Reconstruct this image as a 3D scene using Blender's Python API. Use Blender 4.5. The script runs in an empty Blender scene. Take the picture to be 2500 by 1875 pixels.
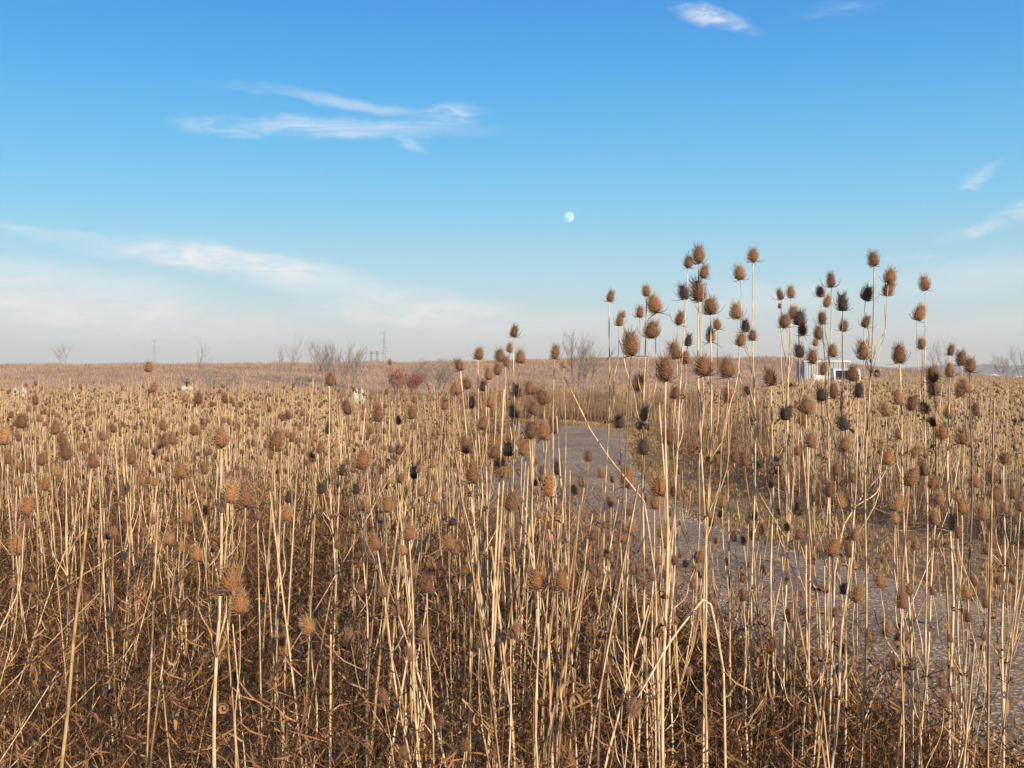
import bpy, math, random
import numpy as np
from mathutils import Vector, Matrix, Quaternion
R = math.radians
rng = np.random.default_rng(7)
random.seed(7)
sc = bpy.context.scene
C = sc.collection

# ------------------------------------------------------------------ camera, light, sky
F = 2700.0           # focal length in photo pixels (photo is 2500 x 1875)
EYE = 1.65
HZ = 915.0           # eye level in the photo
cam = bpy.data.cameras.new('camera'); camo = bpy.data.objects.new('camera', cam); C.objects.link(camo)
cam.sensor_width = 36; cam.lens = F/2500*36; cam.clip_start = 0.05; cam.clip_end = 60000
camo.location = (0, 0, EYE)
camo.rotation_euler = (R(90) - math.atan((937.5-HZ)/F), 0, 0)
sc.camera = camo
SUN_AZ, SUN_EL = R(147), R(22)     # clockwise from the view direction (+Y): behind right
S = Vector((math.sin(SUN_AZ)*math.cos(SUN_EL), math.cos(SUN_AZ)*math.cos(SUN_EL), math.sin(SUN_EL)))
sun = bpy.data.lights.new('sun', 'SUN'); sun.energy = 4.9; sun.angle = R(0.5); sun.color = (1, .81, .60)
suno = bpy.data.objects.new('sun', sun); C.objects.link(suno)
suno.rotation_euler = (-S).to_track_quat('-Z', 'Y').to_euler()
sc.view_settings.view_transform = 'Standard'; sc.view_settings.look = 'None'
sc.view_settings.exposure = 0.72; sc.view_settings.gamma = 1
sc.render.resolution_x, sc.render.resolution_y = 1024, 768
sc.cycles.transparent_max_bounces = 6
sc.cycles.max_bounces = 5

world = bpy.data.worlds.new('World'); sc.world = world; world.use_nodes = True
nt = world.node_tree; nt.nodes.clear()
def N(t, **kw):
    n = nt.nodes.new(t)
    for k, v in kw.items(): setattr(n, k, v)
    return n
def L(a, b): nt.links.new(a, b)
def M(op, a, b=None, c=None, clamp=False):
    n = N('ShaderNodeMath', operation=op, use_clamp=clamp)
    for i, v in enumerate((a, b, c)):
        if v is None: continue
        if isinstance(v, (int, float)): n.inputs[i].default_value = v
        else: L(v, n.inputs[i])
    return n.outputs[0]
sky = N('ShaderNodeTexSky', sky_type='NISHITA', sun_disc=False, sun_elevation=SUN_EL, sun_rotation=SUN_AZ)
sky.air_density = 1.0; sky.dust_density = .8; sky.ozone_density = 3.0; sky.altitude = 200
geo = N('ShaderNodeNewGeometry')
sep = N('ShaderNodeSeparateXYZ'); tc = N('ShaderNodeTexCoord'); L(tc.outputs['Generated'], sep.inputs[0])
az = M('ARCTAN2', sep.outputs[0], sep.outputs[1])
el = M('ARCSINE', sep.outputs[2])
# wispy noise in (azimuth, elevation)
comb = N('ShaderNodeCombineXYZ'); L(az, comb.inputs[0]); L(el, comb.inputs[1])
def noise(sx, sy, rot, scale, detail, dist=0.0):
    mp = N('ShaderNodeMapping'); mp.inputs['Rotation'].default_value = (0, 0, R(rot)); mp.inputs['Scale'].default_value = (sx, sy, 1)
    L(comb.outputs[0], mp.inputs[0])
    n = N('ShaderNodeTexNoise'); n.inputs['Scale'].default_value = scale; n.inputs['Detail'].default_value = detail
    n.inputs['Roughness'].default_value = .62; n.inputs['Distortion'].default_value = dist
    L(mp.outputs[0], n.inputs[0]); return n.outputs['Fac']
n1 = noise(1, 7.5, 4, 7, 12, .9); n2 = noise(1, 4.0, 8, 26, 10, .7); n3 = noise(1, 1, 0, 9, 5, 0)
wob = M('MULTIPLY', M('SUBTRACT', n3, .5), .035)
elw = M('ADD', el, wob)
def cloud(px, py, hx, hy, tilt, strength, nz=n1, lo=.33, hi=.66):
    u0, v0 = math.atan((px-1250)/F), math.atan((HZ-py)/F)
    du = M('SUBTRACT', az, u0); dv = M('SUBTRACT', elw, v0)
    c, s = math.cos(R(tilt)), math.sin(R(tilt))
    a = M('DIVIDE', M('ADD', M('MULTIPLY', du, c), M('MULTIPLY', dv, s)), hx/F)
    b = M('DIVIDE', M('SUBTRACT', M('MULTIPLY', dv, c), M('MULTIPLY', du, s)), hy/F)
    d = M('SQRT', M('ADD', M('MULTIPLY', a, a), M('MULTIPLY', b, b)))
    mr = N('ShaderNodeMapRange', interpolation_type='SMOOTHSTEP'); L(d, mr.inputs[0])
    mr.inputs[1].default_value = 1.25; mr.inputs[2].default_value = .1; mr.inputs[3].default_value = 0; mr.inputs[4].default_value = strength
    m2 = N('ShaderNodeMapRange', interpolation_type='SMOOTHSTEP'); L(nz, m2.inputs[0])
    m2.inputs[1].default_value = lo; m2.inputs[2].default_value = hi; m2.inputs[3].default_value = .38 if py > 640 and hx > 200 else .15; m2.inputs[4].default_value = 1
    return M('MULTIPLY', mr.outputs[0], m2.outputs[0])
CL = [  # px, py, half length, half height, tilt (deg, up to the right), strength
 (1735, 55, 100, 27, -16, .75, n2), (1790, 75, 70, 20, -20, .5, n2), (2050, 62, 110, 20, 4, .12, n2),
 (860, 322, 340, 26, 1, .62, n1), (580, 322, 170, 24, -2, .42, n2), (800, 256, 300, 17, -6, .40, n1), (1090, 286, 105, 26, 2, .42, n2), (985, 345, 70, 17, -28, .42, n2),
 (580, 652, 360, 38, -5, 1, n2), (740, 682, 230, 42, -6, .8, n1), (960, 720, 280, 40, -10, .65, n2),
 (1020, 765, 310, 50, -2, 1, n2), (1250, 800, 460, 52, 0, .6, n1),
 (60, 735, 460, 90, -5, 1, n1), (280, 790, 600, 70, -3, .9, n2), (150, 600, 420, 18, -3, .28, n1),
 (2390, 468, 52, 17, 28, .5, n2), (2370, 480, 20, 22, 50, .3, n2), (2450, 568, 140, 22, 14, .55, n2), (2230, 644, 80, 7, 2, .45, n2),
 (2400, 700, 400, 60, 6, .38, n1), (1900, 735, 380, 46, 2, .35, n1), (2500, 800, 500, 50, 0, .3, n1)]
tot = None
for c in CL:
    v = cloud(*c[:6], nz=c[6])
    tot = v if tot is None else M('MAXIMUM', tot, v)
tot = M('MINIMUM', tot, 1.0)
# the sky's own haze near the horizon
hz = N('ShaderNodeMapRange', interpolation_type='SMOOTHERSTEP'); L(el, hz.inputs[0])
hz.inputs[1].default_value = .175; hz.inputs[2].default_value = -.02; hz.inputs[3].default_value = 0; hz.inputs[4].default_value = .88
hs = N('ShaderNodeHueSaturation'); hs.inputs['Saturation'].default_value = 1.62; hs.inputs['Hue'].default_value = .495; hs.inputs['Value'].default_value = 1.0
L(sky.outputs[0], hs.inputs['Color'])
ramp = N('ShaderNodeValToRGB'); er = N('ShaderNodeMapRange'); L(el, er.inputs[0]); er.inputs[1].default_value = 0; er.inputs[2].default_value = .5; L(er.outputs[0], ramp.inputs[0])
stops = [(0, (.82, .84, .76)), (.05, (.78, .86, .82)), (.16, (.50, .85, 1.0)), (.30, (.22, .70, 1.03)), (.40, (.13, .61, 1.04)), (.53, (.05, .46, .99)), (.68, (.015, .31, .92)), (1, (.01, .16, .62))]
el_ = ramp.color_ramp.elements
while len(el_) < len(stops): el_.new(.5)
for k_, (p_, c_) in enumerate(stops): el_[k_].position = p_; el_[k_].color = (*c_, 1)
sc5 = N('ShaderNodeVectorMath', operation='SCALE'); L(ramp.outputs[0], sc5.inputs[0]); sc5.inputs['Scale'].default_value = 5.3
mx0 = N('ShaderNodeMix', data_type='RGBA'); mx0.inputs[0].default_value = .85; L(hs.outputs[0], mx0.inputs[6]); L(sc5.outputs[0], mx0.inputs[7])
mx1 = N('ShaderNodeMix', data_type='RGBA'); L(tot, mx1.inputs[0]); L(mx0.outputs[2], mx1.inputs[6]); mx1.inputs[7].default_value = (6.5, 6.25, 6.25, 1)
bg = N('ShaderNodeBackground'); bg.inputs['Strength'].default_value = .10
L(mx1.outputs[2], bg.inputs[0])
wo = N('ShaderNodeOutputWorld'); L(bg.outputs[0], wo.inputs[0])

# ------------------------------------------------------------------ helpers
def gx(px, y): return (px-1250)/F*y                       # photo column at distance y -> world x
def gz(py, y): return EYE - (py-HZ)/F*y                   # photo row at distance y -> world z
def gy(py): return EYE*F/(py-HZ)                          # distance of the ground seen at that row
def norm(a): return a/np.maximum(np.linalg.norm(a, axis=-1, keepdims=True), 1e-9)

def link(o, parent=None):
    C.objects.link(o)
    if parent: o.parent = parent
    return o
def tag(o, label=None, cat=None, group=None, kind=None):
    if label: o['label'] = label
    if cat: o['category'] = cat
    if group: o['group'] = group
    if kind: o['kind'] = kind
    return o
def empty(name, loc=(0, 0, 0), rz=0):
    o = bpy.data.objects.new(name, None); o.location = loc; o.rotation_euler = (0, 0, rz); o.empty_display_size = .1
    return link(o)

class G:
    """triangle soup collector"""
    def __init__(s): s.v = []; s.f = []; s.m = []; s.t = []; s.n = 0
    def add(s, v, f, m=0, t=0.0):
        v = np.asarray(v, float).reshape(-1, 3); f = np.asarray(f, int).reshape(-1, 3)
        s.v.append(v); s.f.append(f + s.n); s.n += len(v)
        s.m.append(np.full(len(f), m) if np.isscalar(m) else np.asarray(m))
        s.t.append(np.full(len(v), t) if np.isscalar(t) else np.asarray(t)); return s
    def arrays(s):
        return np.concatenate(s.v), np.concatenate(s.f), np.concatenate(s.m), np.concatenate(s.t)
    def mesh(s, name, mats, smooth=True):
        v, f, m, t = s.arrays()
        me = bpy.data.meshes.new(name)
        me.vertices.add(len(v)); me.vertices.foreach_set('co', v.astype(np.float32).ravel())
        me.loops.add(len(f)*3); me.loops.foreach_set('vertex_index', f.astype(np.int32).ravel())
        me.polygons.add(len(f)); me.polygons.foreach_set('loop_start', np.arange(len(f), dtype=np.int32)*3)
        me.polygons.foreach_set('loop_total', np.full(len(f), 3, dtype=np.int32))
        me.polygons.foreach_set('material_index', m.astype(np.int32))
        me.polygons.foreach_set('use_smooth', np.full(len(f), smooth))
        a = me.attributes.new('tone', 'FLOAT', 'POINT'); a.data.foreach_set('value', t.astype(np.float32))
        for x in (mats if isinstance(mats, (list, tuple)) else [mats]): me.materials.append(x)
        me.update(); me.validate(verbose=False)
        return me
    def obj(s, name, mats, parent=None, smooth=True):
        return link(bpy.data.objects.new(name, s.mesh(name, mats, smooth)), parent)

def tube(path, rad, k=5, cap=True):
    p = np.asarray(path, float); n = len(p); rad = np.broadcast_to(np.asarray(rad, float), (n,))
    t = norm(np.gradient(p, axis=0))
    ref = np.array([0, 0, 1.0]) if abs(t[0][2]) < .9 else np.array([1.0, 0, 0])
    a = norm(np.cross(t, ref)); b = np.cross(t, a)
    ang = np.arange(k)/k*2*np.pi
    v = p[:, None] + rad[:, None, None]*(a[:, None]*np.cos(ang)[None, :, None] + b[:, None]*np.sin(ang)[None, :, None])
    i = np.arange(n-1)[:, None]*k; j = np.arange(k)[None]; j2 = (j+1) % k
    q = np.stack([i+j, i+j2, i+k+j2, i+k+j], -1).reshape(-1, 4)
    f = [q[:, [0, 1, 2]], q[:, [0, 2, 3]]]; v = v.reshape(-1, 3)
    if cap:
        v = np.vstack([v, p[:1], p[-1:]]); c0, c1 = n*k, n*k+1; jj = np.arange(k)
        f += [np.stack([np.full(k, c0), (jj+1) % k, jj], -1), np.stack([np.full(k, c1), (n-1)*k+jj, (n-1)*k+(jj+1) % k], -1)]
    return v, np.concatenate(f)
def bez(p0, p1, p2, p3, n):
    t = np.linspace(0, 1, n)[:, None]
    return (1-t)**3*np.array(p0)+3*(1-t)**2*t*np.array(p1)+3*(1-t)*t*t*np.array(p2)+t**3*np.array(p3)
def ribbons(P, W, side):
    """P (N,m,3) centre lines, W (N,m) widths, side (N,3) or (N,m,3)"""
    Nn, m, _ = P.shape
    sd = side if side.ndim == 3 else np.repeat(side[:, None], m, 1)
    v = np.stack([P - sd*W[..., None]/2, P + sd*W[..., None]/2], 2).reshape(-1, 3)
    base = (np.arange(Nn)*m*2)[:, None] + (np.arange(m-1)*2)[None]
    q = np.stack([base, base+1, base+3, base+2], -1).reshape(-1, 4)
    return v, np.concatenate([q[:, [0, 1, 2]], q[:, [0, 2, 3]]])
def box(x0, x1, y0, y1, z0, z1):
    v = [(x, y, z) for x in (x0, x1) for y in (y0, y1) for z in (z0, z1)]
    q = [(0, 1, 3, 2), (4, 6, 7, 5), (0, 4, 5, 1), (2, 3, 7, 6), (0, 2, 6, 4), (1, 5, 7, 3)]
    return v, [t for a, b, c, d in q for t in ((a, b, c), (a, c, d))]

# ------------------------------------------------------------------ materials
def mat(name, cols, rough=.75, scale=30, nstretch=(1, 1, 1), mixn=.5, bump=0, coords='Object', trans=0, noise_detail=4, spec=.3, extra=None):
    """colour ramp driven by per-thing tone plus procedural noise"""
    m = bpy.data.materials.new(name); m.use_nodes = True; t = m.node_tree; nn = t.nodes
    b = nn['Principled BSDF']; b.inputs['Roughness'].default_value = rough; b.inputs['Specular IOR Level'].default_value = spec
    tcx = nn.new('ShaderNodeTexCoord'); mp = nn.new('ShaderNodeMapping'); mp.inputs['Scale'].default_value = nstretch
    t.links.new(tcx.outputs[coords], mp.inputs[0])
    no = nn.new('ShaderNodeTexNoise'); no.inputs['Scale'].default_value = scale; no.inputs['Detail'].default_value = noise_detail
    t.links.new(mp.outputs[0], no.inputs[0])
    at = nn.new('ShaderNodeAttribute'); at.attribute_name = 'tone'
    oi = nn.new('ShaderNodeObjectInfo')
    ad = nn.new('ShaderNodeMath'); ad.operation = 'ADD'; t.links.new(at.outputs['Fac'], ad.inputs[0]); t.links.new(oi.outputs['Random'], ad.inputs[1])
    fr = nn.new('ShaderNodeMath'); fr.operation = 'FRACT'; t.links.new(ad.outputs[0], fr.inputs[0])
    st = nn.new('ShaderNodeMapRange'); t.links.new(no.outputs['Fac'], st.inputs[0]); st.inputs[1].default_value = .3; st.inputs[2].default_value = .7
    mx = nn.new('ShaderNodeMix'); mx.inputs[0].default_value = mixn; t.links.new(fr.outputs[0], mx.inputs[2]); t.links.new(st.outputs[0], mx.inputs[3])
    cr = nn.new('ShaderNodeValToRGB'); e = cr.color_ramp.elements
    while len(e) < len(cols): e.new(.5)
    for i, c in enumerate(cols): e[i].position = i/(len(cols)-1); e[i].color = (*c, 1)
    t.links.new(mx.outputs[0], cr.inputs[0]); t.links.new(cr.outputs[0], b.inputs['Base Color'])
    if bump:
        bp = nn.new('ShaderNodeBump'); bp.inputs['Strength'].default_value = bump; bp.inputs['Distance'].default_value = .01
        t.links.new(no.outputs['Fac'], bp.inputs['Height']); t.links.new(bp.outputs[0], b.inputs['Normal'])
    if trans:
        tr = nn.new('ShaderNodeBsdfTranslucent'); t.links.new(cr.outputs[0], tr.inputs[0])
        ms = nn.new('ShaderNodeMixShader'); ms.inputs[0].default_value = trans
        t.links.new(b.outputs[0], ms.inputs[1]); t.links.new(tr.outputs[0], ms.inputs[2]); t.links.new(ms.outputs[0], nn['Material Output'].inputs[0])
    return m
STEM = mat('straw_stem', [(.085, .048, .026), (.27, .165, .078), (.44, .31, .165), (.68, .53, .34), (.30, .19, .095)], .6, 14, (5, 5, 1), .55)
STEM_OLD = mat('weathered_stem', [(.10, .075, .06), (.17, .12, .09), (.26, .19, .14)], .7, 9, (6, 6, 1), .5)
CORE = mat('seed_head_core', [(.085, .043, .026), (.15, .070, .036), (.24, .105, .048)], .85, 60, mixn=.4)
SPINE = mat('seed_head_spine', [(.17, .095, .055), (.29, .175, .095), (.48, .32, .18)], .6, 20, mixn=.3, trans=.15)
WCORE = mat('tan_sunglow_head_core', [(.16, .068, .03), (.235, .10, .042), (.31, .145, .065)], .85, 60, mixn=.4)  # warm sun glow of the low heads put into the core colour
WSPINE = mat('tan_sunglow_head_spine', [(.32, .18, .085), (.44, .28, .14), (.56, .39, .21)], .6, 20, mixn=.3, trans=.2)  # spines lightened the same way, sun glow in their colour
DCORE = mat('dark_head_core', [(.03, .022, .02), (.06, .04, .033)], .9, 60)
DSPINE = mat('dark_head_spine', [(.055, .04, .038), (.10, .07, .055)], .8, 20)
LEAF = mat('dried_leaf', [(.07, .035, .02), (.14, .075, .035), (.24, .135, .065), (.38, .24, .12)], .8, 25, mixn=.4, trans=.2)
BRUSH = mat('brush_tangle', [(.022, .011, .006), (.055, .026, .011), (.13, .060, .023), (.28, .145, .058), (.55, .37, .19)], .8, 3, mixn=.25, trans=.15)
GRASS = mat('golden_grass', [(.08, .042, .022), (.18, .10, .05), (.31, .195, .10), (.44, .30, .165)], .75, .22, mixn=.4, trans=.2)
BERMG = mat('bank_grass', [(.22, .14, .085), (.33, .22, .14), (.42, .295, .19), (.52, .385, .26)], .8, .12, (1, 2, 1), mixn=.5, trans=.15)
VERGE = mat('verge_grass', [(.09, .055, .022), (.22, .135, .048), (.38, .245, .09), (.58, .41, .18)], .8, .7, mixn=.5, trans=.2)
STONE = mat('pale_stone', [(.07, .055, .045), (.16, .125, .095), (.32, .26, .20), (.60, .53, .44)], .85, 40, mixn=.2)

# ------------------------------------------------------------------ the setting
road_r = [(7.2, -8), (5.6, 2), (4.5, 5.5), (3.6, 7.6), (3.1, 8.8), (2.58, 10.7), (2.12, 12.7), (2.03, 15.6), (2.25, 20), (2.8, 27), (3.3, 31.5), (3.1, 33.6), (2.5, 35.4), (1.4, 37.0), (-.7, 38.9), (-3.9, 41.2), (-10.7, 44), (-30, 50), (-80, 62)]
road_l = [(3.4, -8), (2.6, 2), (2.15, 5.0), (1.57, 6.5), (1.02, 7.9), (.51, 9.2), (-.2, 10.7), (-.75, 12), (-1.15, 13.6), (-1.2, 15.5), (-.75, 17.8), (-.1, 20.5), (.3, 23), (.5, 27),
          (.5, 30.5), (-.6, 33), (-3.2, 34.8), (-7.2, 36.4), (-30, 43.5), (-80, 55)]
ROAD = np.array(road_r + road_l[::-1])
def inside(poly, x, y):
    r = np.zeros(len(x), bool); n = len(poly)
    for i in range(n):
        x0, y0 = poly[i]; x1, y1 = poly[(i+1) % n]
        if y0 == y1: continue
        c = ((y0 > y) != (y1 > y)) & (x < (x1-x0)*(y-y0)/(y1-y0)+x0); r ^= c
    return r
def edge_dist(poly, x, y, closed=False):
    d = np.full(len(x), 1e9)
    for i in range(len(poly)-(0 if closed else 1)):
        a = np.array(poly[i]); b = np.array(poly[(i+1) % len(poly)]); ab = b-a
        t = np.clip(((x-a[0])*ab[0]+(y-a[1])*ab[1])/(ab@ab), 0, 1)
        d = np.minimum(d, np.hypot(x-a[0]-t*ab[0], y-a[1]-t*ab[1]))
    return d
# right-hand stand of dry growth begins behind this line
RF = np.array([(60, -8), (9, 2), (6.6, 8), (5.0, 10.7), (4.4, 11.9), (3.95, 14.1), (3.45, 16.8), (3.3, 19), (3.7, 25.5), (4.4, 33), (4.6, 38), (1.5, 40.5), (-1, 42.5), (-10.7, 47), (-30, 53), (-80, 66), (-80, 100), (80, 100), (80, -8)])
NL = np.array([(1.9, 1.2)] + [(x-.12, y) for x, y in road_l[2:14]] + [(x, y-.4) for x, y in road_l[14:]] + [(-80, -8), (1.9, -8)])

# bank (long grass-covered embankment across the back)
bx = [-120, gx(0, 130), gx(600, 130), gx(1000, 130), gx(1300, 130), gx(1450, 130), gx(1900, 130), gx(1990, 130), gx(2110, 130), gx(2200, 130), gx(2320, 130), gx(2480, 130), 62, 80]
bpy_ = [893, 892, 890, 886.5, 881, 876, 875, 879, 897, 904, 914, 925, 940, 960]
def crest(x): return np.maximum(EYE - (np.interp(x, bx, bpy_)-HZ)/F*130, .02) + .06*np.sin(x*.9)*np.sin(x*.23+1)
def bank_z(x, y):
    h = crest(x); y0 = 97 + 3*np.sin(x*.07); t = np.clip((y-y0)/(130-y0), 0, 1)
    z = h*(t*t*(3-2*t)*.55+t*.45)
    tb = np.clip((y-140)/30, 0, 1); return np.where(y > 130, h*(1-tb), z)

GROUND = mat('soil_and_litter', [(.07, .042, .022), (.14, .085, .042), (.24, .15, .07), (.33, .22, .11)], .95, 9, mixn=.95, bump=.6, noise_detail=12)
gr = G()
xs = np.concatenate([-np.geomspace(6, 9000, 40)[::-1], np.linspace(-5, 5, 21), np.geomspace(6, 9000, 40)])
ys = np.concatenate([[-3000, -300, -30], np.linspace(-5, 30, 40), np.geomspace(32, 12000, 50)])
X, Y = np.meshgrid(xs, ys); Z = .02*np.sin(X*1.7)*np.sin(Y*1.3)*(Y < 60)*(np.abs(X) < 60) - .03
i = (np.arange(len(ys)-1)[:, None]*len(xs) + np.arange(len(xs)-1)[None]).ravel()
gr.add(np.stack([X, Y, Z], -1), np.concatenate([np.stack([i, i+1, i+len(xs)+1], -1), np.stack([i, i+len(xs)+1, i+len(xs)], -1)]))
tag(gr.obj('ground', GROUND), kind='structure')

BANKM = mat('bank_soil', [(.26, .165, .115), (.35, .23, .16), (.43, .30, .215)], .95, .5, (1, 1, 1), mixn=.95, noise_detail=10)
g = G(); xs = np.linspace(-120, 80, 201); ys = np.concatenate([np.linspace(92, 130, 20), np.linspace(132, 172, 10)])
X, Y = np.meshgrid(xs, ys); Z = bank_z(X, Y) + .05*np.sin(X*1.1+Y)*np.clip((Y-97)/10, 0, 1) - .04
i = (np.arange(len(ys)-1)[:, None]*len(xs) + np.arange(len(xs)-1)[None]).ravel()
g.add(np.stack([X, Y, Z], -1), np.concatenate([np.stack([i, i+1, i+len(xs)+1], -1), np.stack([i, i+len(xs)+1, i+len(xs)], -1)]))
tag(g.obj('embankment', BANKM), kind='structure')

def road_mat():
    m = bpy.data.materials.new('gravelly_asphalt'); m.use_nodes = True; t = m.node_tree; nn = t.nodes; b = nn['Principled BSDF']
    b.inputs['Roughness'].default_value = .9
    tcx = nn.new('ShaderNodeTexCoord')
    vo = nn.new('ShaderNodeTexVoronoi'); vo.inputs['Scale'].default_value = 60; t.links.new(tcx.outputs['Object'], vo.inputs[0])
    no = nn.new('ShaderNodeTexNoise'); no.inputs['Scale'].default_value = .7; no.inputs['Detail'].default_value = 8; t.links.new(tcx.outputs['Object'], no.inputs[0])
    cr = nn.new('ShaderNodeValToRGB'); e = cr.color_ramp.elements
    e[0].position = 0; e[0].color = (.12, .082, .048, 1); e[1].position = 1; e[1].color = (.62, .50, .37, 1)
    e.new(.55).color = (.22, .148, .082, 1); e.new(.85).color = (.31, .22, .13, 1)
    sp = nn.new('ShaderNodeSeparateColor'); t.links.new(vo.outputs['Color'], sp.inputs[0]); t.links.new(sp.outputs[0], cr.inputs[0])
    cr2 = nn.new('ShaderNodeValToRGB'); cr2.color_ramp.elements[0].color = (.7, .7, .7, 1); cr2.color_ramp.elements[1].color = (1.25, 1.2, 1.1, 1)
    cr2.color_ramp.elements[0].position = .35; cr2.color_ramp.elements[1].position = .65
    t.links.new(no.outputs['Fac'], cr2.inputs[0])
    mx = nn.new('ShaderNodeMix'); mx.data_type = 'RGBA'; mx.blend_type = 'MULTIPLY'; mx.inputs[0].default_value = 1
    t.links.new(cr.outputs[0], mx.inputs[6]); t.links.new(cr2.outputs[0], mx.inputs[7]); t.links.new(mx.outputs[2], b.inputs['Base Color'])
    bp = nn.new('ShaderNodeBump'); bp.inputs['Strength'].default_value = .5; bp.inputs['Distance'].default_value = .004
    t.links.new(vo.outputs['Distance'], bp.inputs['Height']); t.links.new(bp.outputs[0], b.inputs['Normal'])
    return m
# road sheet: strips between the two edges
def resample(p, n):
    p = np.array(p, float); s = np.concatenate([[0], np.cumsum(np.hypot(*np.diff(p, axis=0).T))]); q = np.linspace(0, s[-1], n)
    return np.stack([np.interp(q, s, p[:, 0]), np.interp(q, s, p[:, 1])], -1)
ra, rb = resample(road_r, 220), resample(road_l, 220)
g = G(); K = 9; w = np.linspace(0, 1, K)[None, :, None]
jag = rng.normal(0, .05, (220, 2))
ra = ra + jag; rb = rb + rng.normal(0, .05, (220, 2))
P = rb[:, None]*(1-w)+ra[:, None]*w
Zr = .012 + .05*np.sin(np.linspace(0, np.pi, K))[None].repeat(220, 0); Zr[:, 0] = Zr[:, -1] = -.012
V = np.concatenate([P, Zr[..., None]], -1); i = (np.arange(219)[:, None]*K+np.arange(K-1)[None]).ravel()
g.add(V, np.concatenate([np.stack([i, i+1, i+K+1], -1), np.stack([i, i+K+1, i+K], -1)]))
tag(g.obj('road', road_mat()), kind='structure')

# distant wooded hills to the right
HILLM = mat('wooded_hills', [(.05, .04, .045), (.085, .065, .065), (.12, .09, .085)], 1, .02, mixn=.9, noise_detail=10)
g = G(); xs = np.linspace(200, 1700, 700); D = 1500.0
px_ = 1250+xs*F/D
top = EYE + (HZ - np.interp(px_, [1700, 1900, 2100, 2250, 2340, 2380, 2430, 2500, 2700, 4500], [914, 908, 897, 898, 889, 889, 891, 894, 893, 880]))/F*D
r2 = np.random.default_rng(3)
def sm(n, k): a = r2.normal(0, 1, n); return np.convolve(a, np.ones(k)/k, 'same')
rows = []
for kx, (dy, fr) in enumerate([(-160, 0), (-110, .45), (-50, .8), (0, 1), (80, .9), (300, .2), (420, 0)]):
    rows.append(np.stack([xs, np.full_like(xs, D+dy)+sm(700, 9)*12, top*fr*(1-0) - (1 if fr == 0 else 0) + (sm(700, 3)*1.4+sm(700, 20)*2)*(fr > 0)], -1))
V = np.stack(rows); i = (np.arange(len(rows)-1)[:, None]*700+np.arange(699)[None]).ravel()
g.add(V, np.concatenate([np.stack([i, i+1, i+701], -1), np.stack([i, i+701, i+700], -1)]))
tag(g.obj('hills', HILLM), kind='structure')

# ------------------------------------------------------------------ teasel pieces
def egg(k, rings, w=.36):
    """core of a seed head, height 1, base at z=0"""
    z = np.linspace(0, 1, rings+2)[1:-1]
    r = w*np.sqrt(np.sin(np.pi*z**.82))*(1.03-.25*z)
    a = np.arange(k)/k*2*np.pi
    v = np.stack([np.outer(r, np.cos(a)), np.outer(r, np.sin(a)), np.repeat(z[:, None], k, 1)], -1).reshape(-1, 3)
    v = np.vstack([v, [0, 0, 0], [0, 0, 1]])
    n = rings; i = np.arange(n-1)[:, None]*k; j = np.arange(k)[None]; j2 = (j+1) % k
    q = np.stack([i+j, i+j2, i+k+j2, i+k+j], -1).reshape(-1, 4); jj = np.arange(k)
    f = np.concatenate([q[:, [0, 1, 2]], q[:, [0, 2, 3]], np.stack([np.full(k, n*k), (jj+1) % k, jj], -1), np.stack([np.full(k, n*k+1), (n-1)*k+jj, (n-1)*k+(jj+1) % k], -1)])
    return v, f
def spines(n, r_, w=.36, ln=.24, th=.011, k=3, crown=1.0):
    i = np.arange(n)+.5; z = .03+.94*(i/n); a = i*2.39996
    r = w*np.sqrt(np.sin(np.pi*z**.82))*(1.03-.25*z)
    out = np.stack([np.cos(a), np.sin(a), 0*a], -1); up = np.array([0, 0, 1.0])
    tilt = .05 + .8*z + r_.normal(0, .2, n)
    d = norm(out*np.cos(tilt)[:, None]*.95 + up*np.sin(tilt)[:, None] + r_.normal(0, .10, (n, 3)))
    base = np.stack([r*np.cos(a), r*np.sin(a), z], -1)*.96
    l = ln*(.65+.5*r_.random(n))*(.8+.35*z) + crown*np.where(z > .86, .16*r_.random(n), 0)
    mid = base + d*l[:, None]*.55; tip = base + (d + up*.28)*l[:, None]
    s1 = norm(np.cross(d, up+.01)); s2 = np.cross(d, s1)
    vs = []; ang = np.arange(k)/k*2*np.pi
    ring = lambda p, t: p[:, None] + t*(s1[:, None]*np.cos(ang)[None, :, None]+s2[:, None]*np.sin(ang)[None, :, None])
    v = np.concatenate([ring(base, th), ring(mid, th*.7), tip[:, None]], 1)  # (n, 2k+1, 3)
    f = []
    for j in range(k):
        j2 = (j+1) % k; f += [(j, j2, k+j2), (j, k+j2, k+j), (k+j, k+j2, 2*k)]
    f = np.array(f)[None] + (np.arange(n)*(2*k+1))[:, None, None]
    return v.reshape(-1, 3), f.reshape(-1, 3)
def simple_spines(n, r_, w=.36, ln=.3, th=.03):
    i = np.arange(n)+.5; z = .05+.9*(i/n); a = i*2.39996; r = w*np.sqrt(np.sin(np.pi*z**.82))*(1.03-.25*z)
    out = np.stack([np.cos(a), np.sin(a), 0*a], -1); up = np.array([0, 0, 1.0]); til = .3+.8*z
    d = norm(out*np.cos(til)[:, None]+up*np.sin(til)[:, None]+r_.normal(0, .12, (n, 3)))
    b = np.stack([r*np.cos(a), r*np.sin(a), z], -1)*.9; s = norm(np.cross(d, up+.01))*th
    v = np.stack([b-s, b+s, b+d*(ln*(.7+.5*r_.random(n)))[:, None]], 1)
    return v.reshape(-1, 3), np.arange(3*n).reshape(-1, 3)
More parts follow.
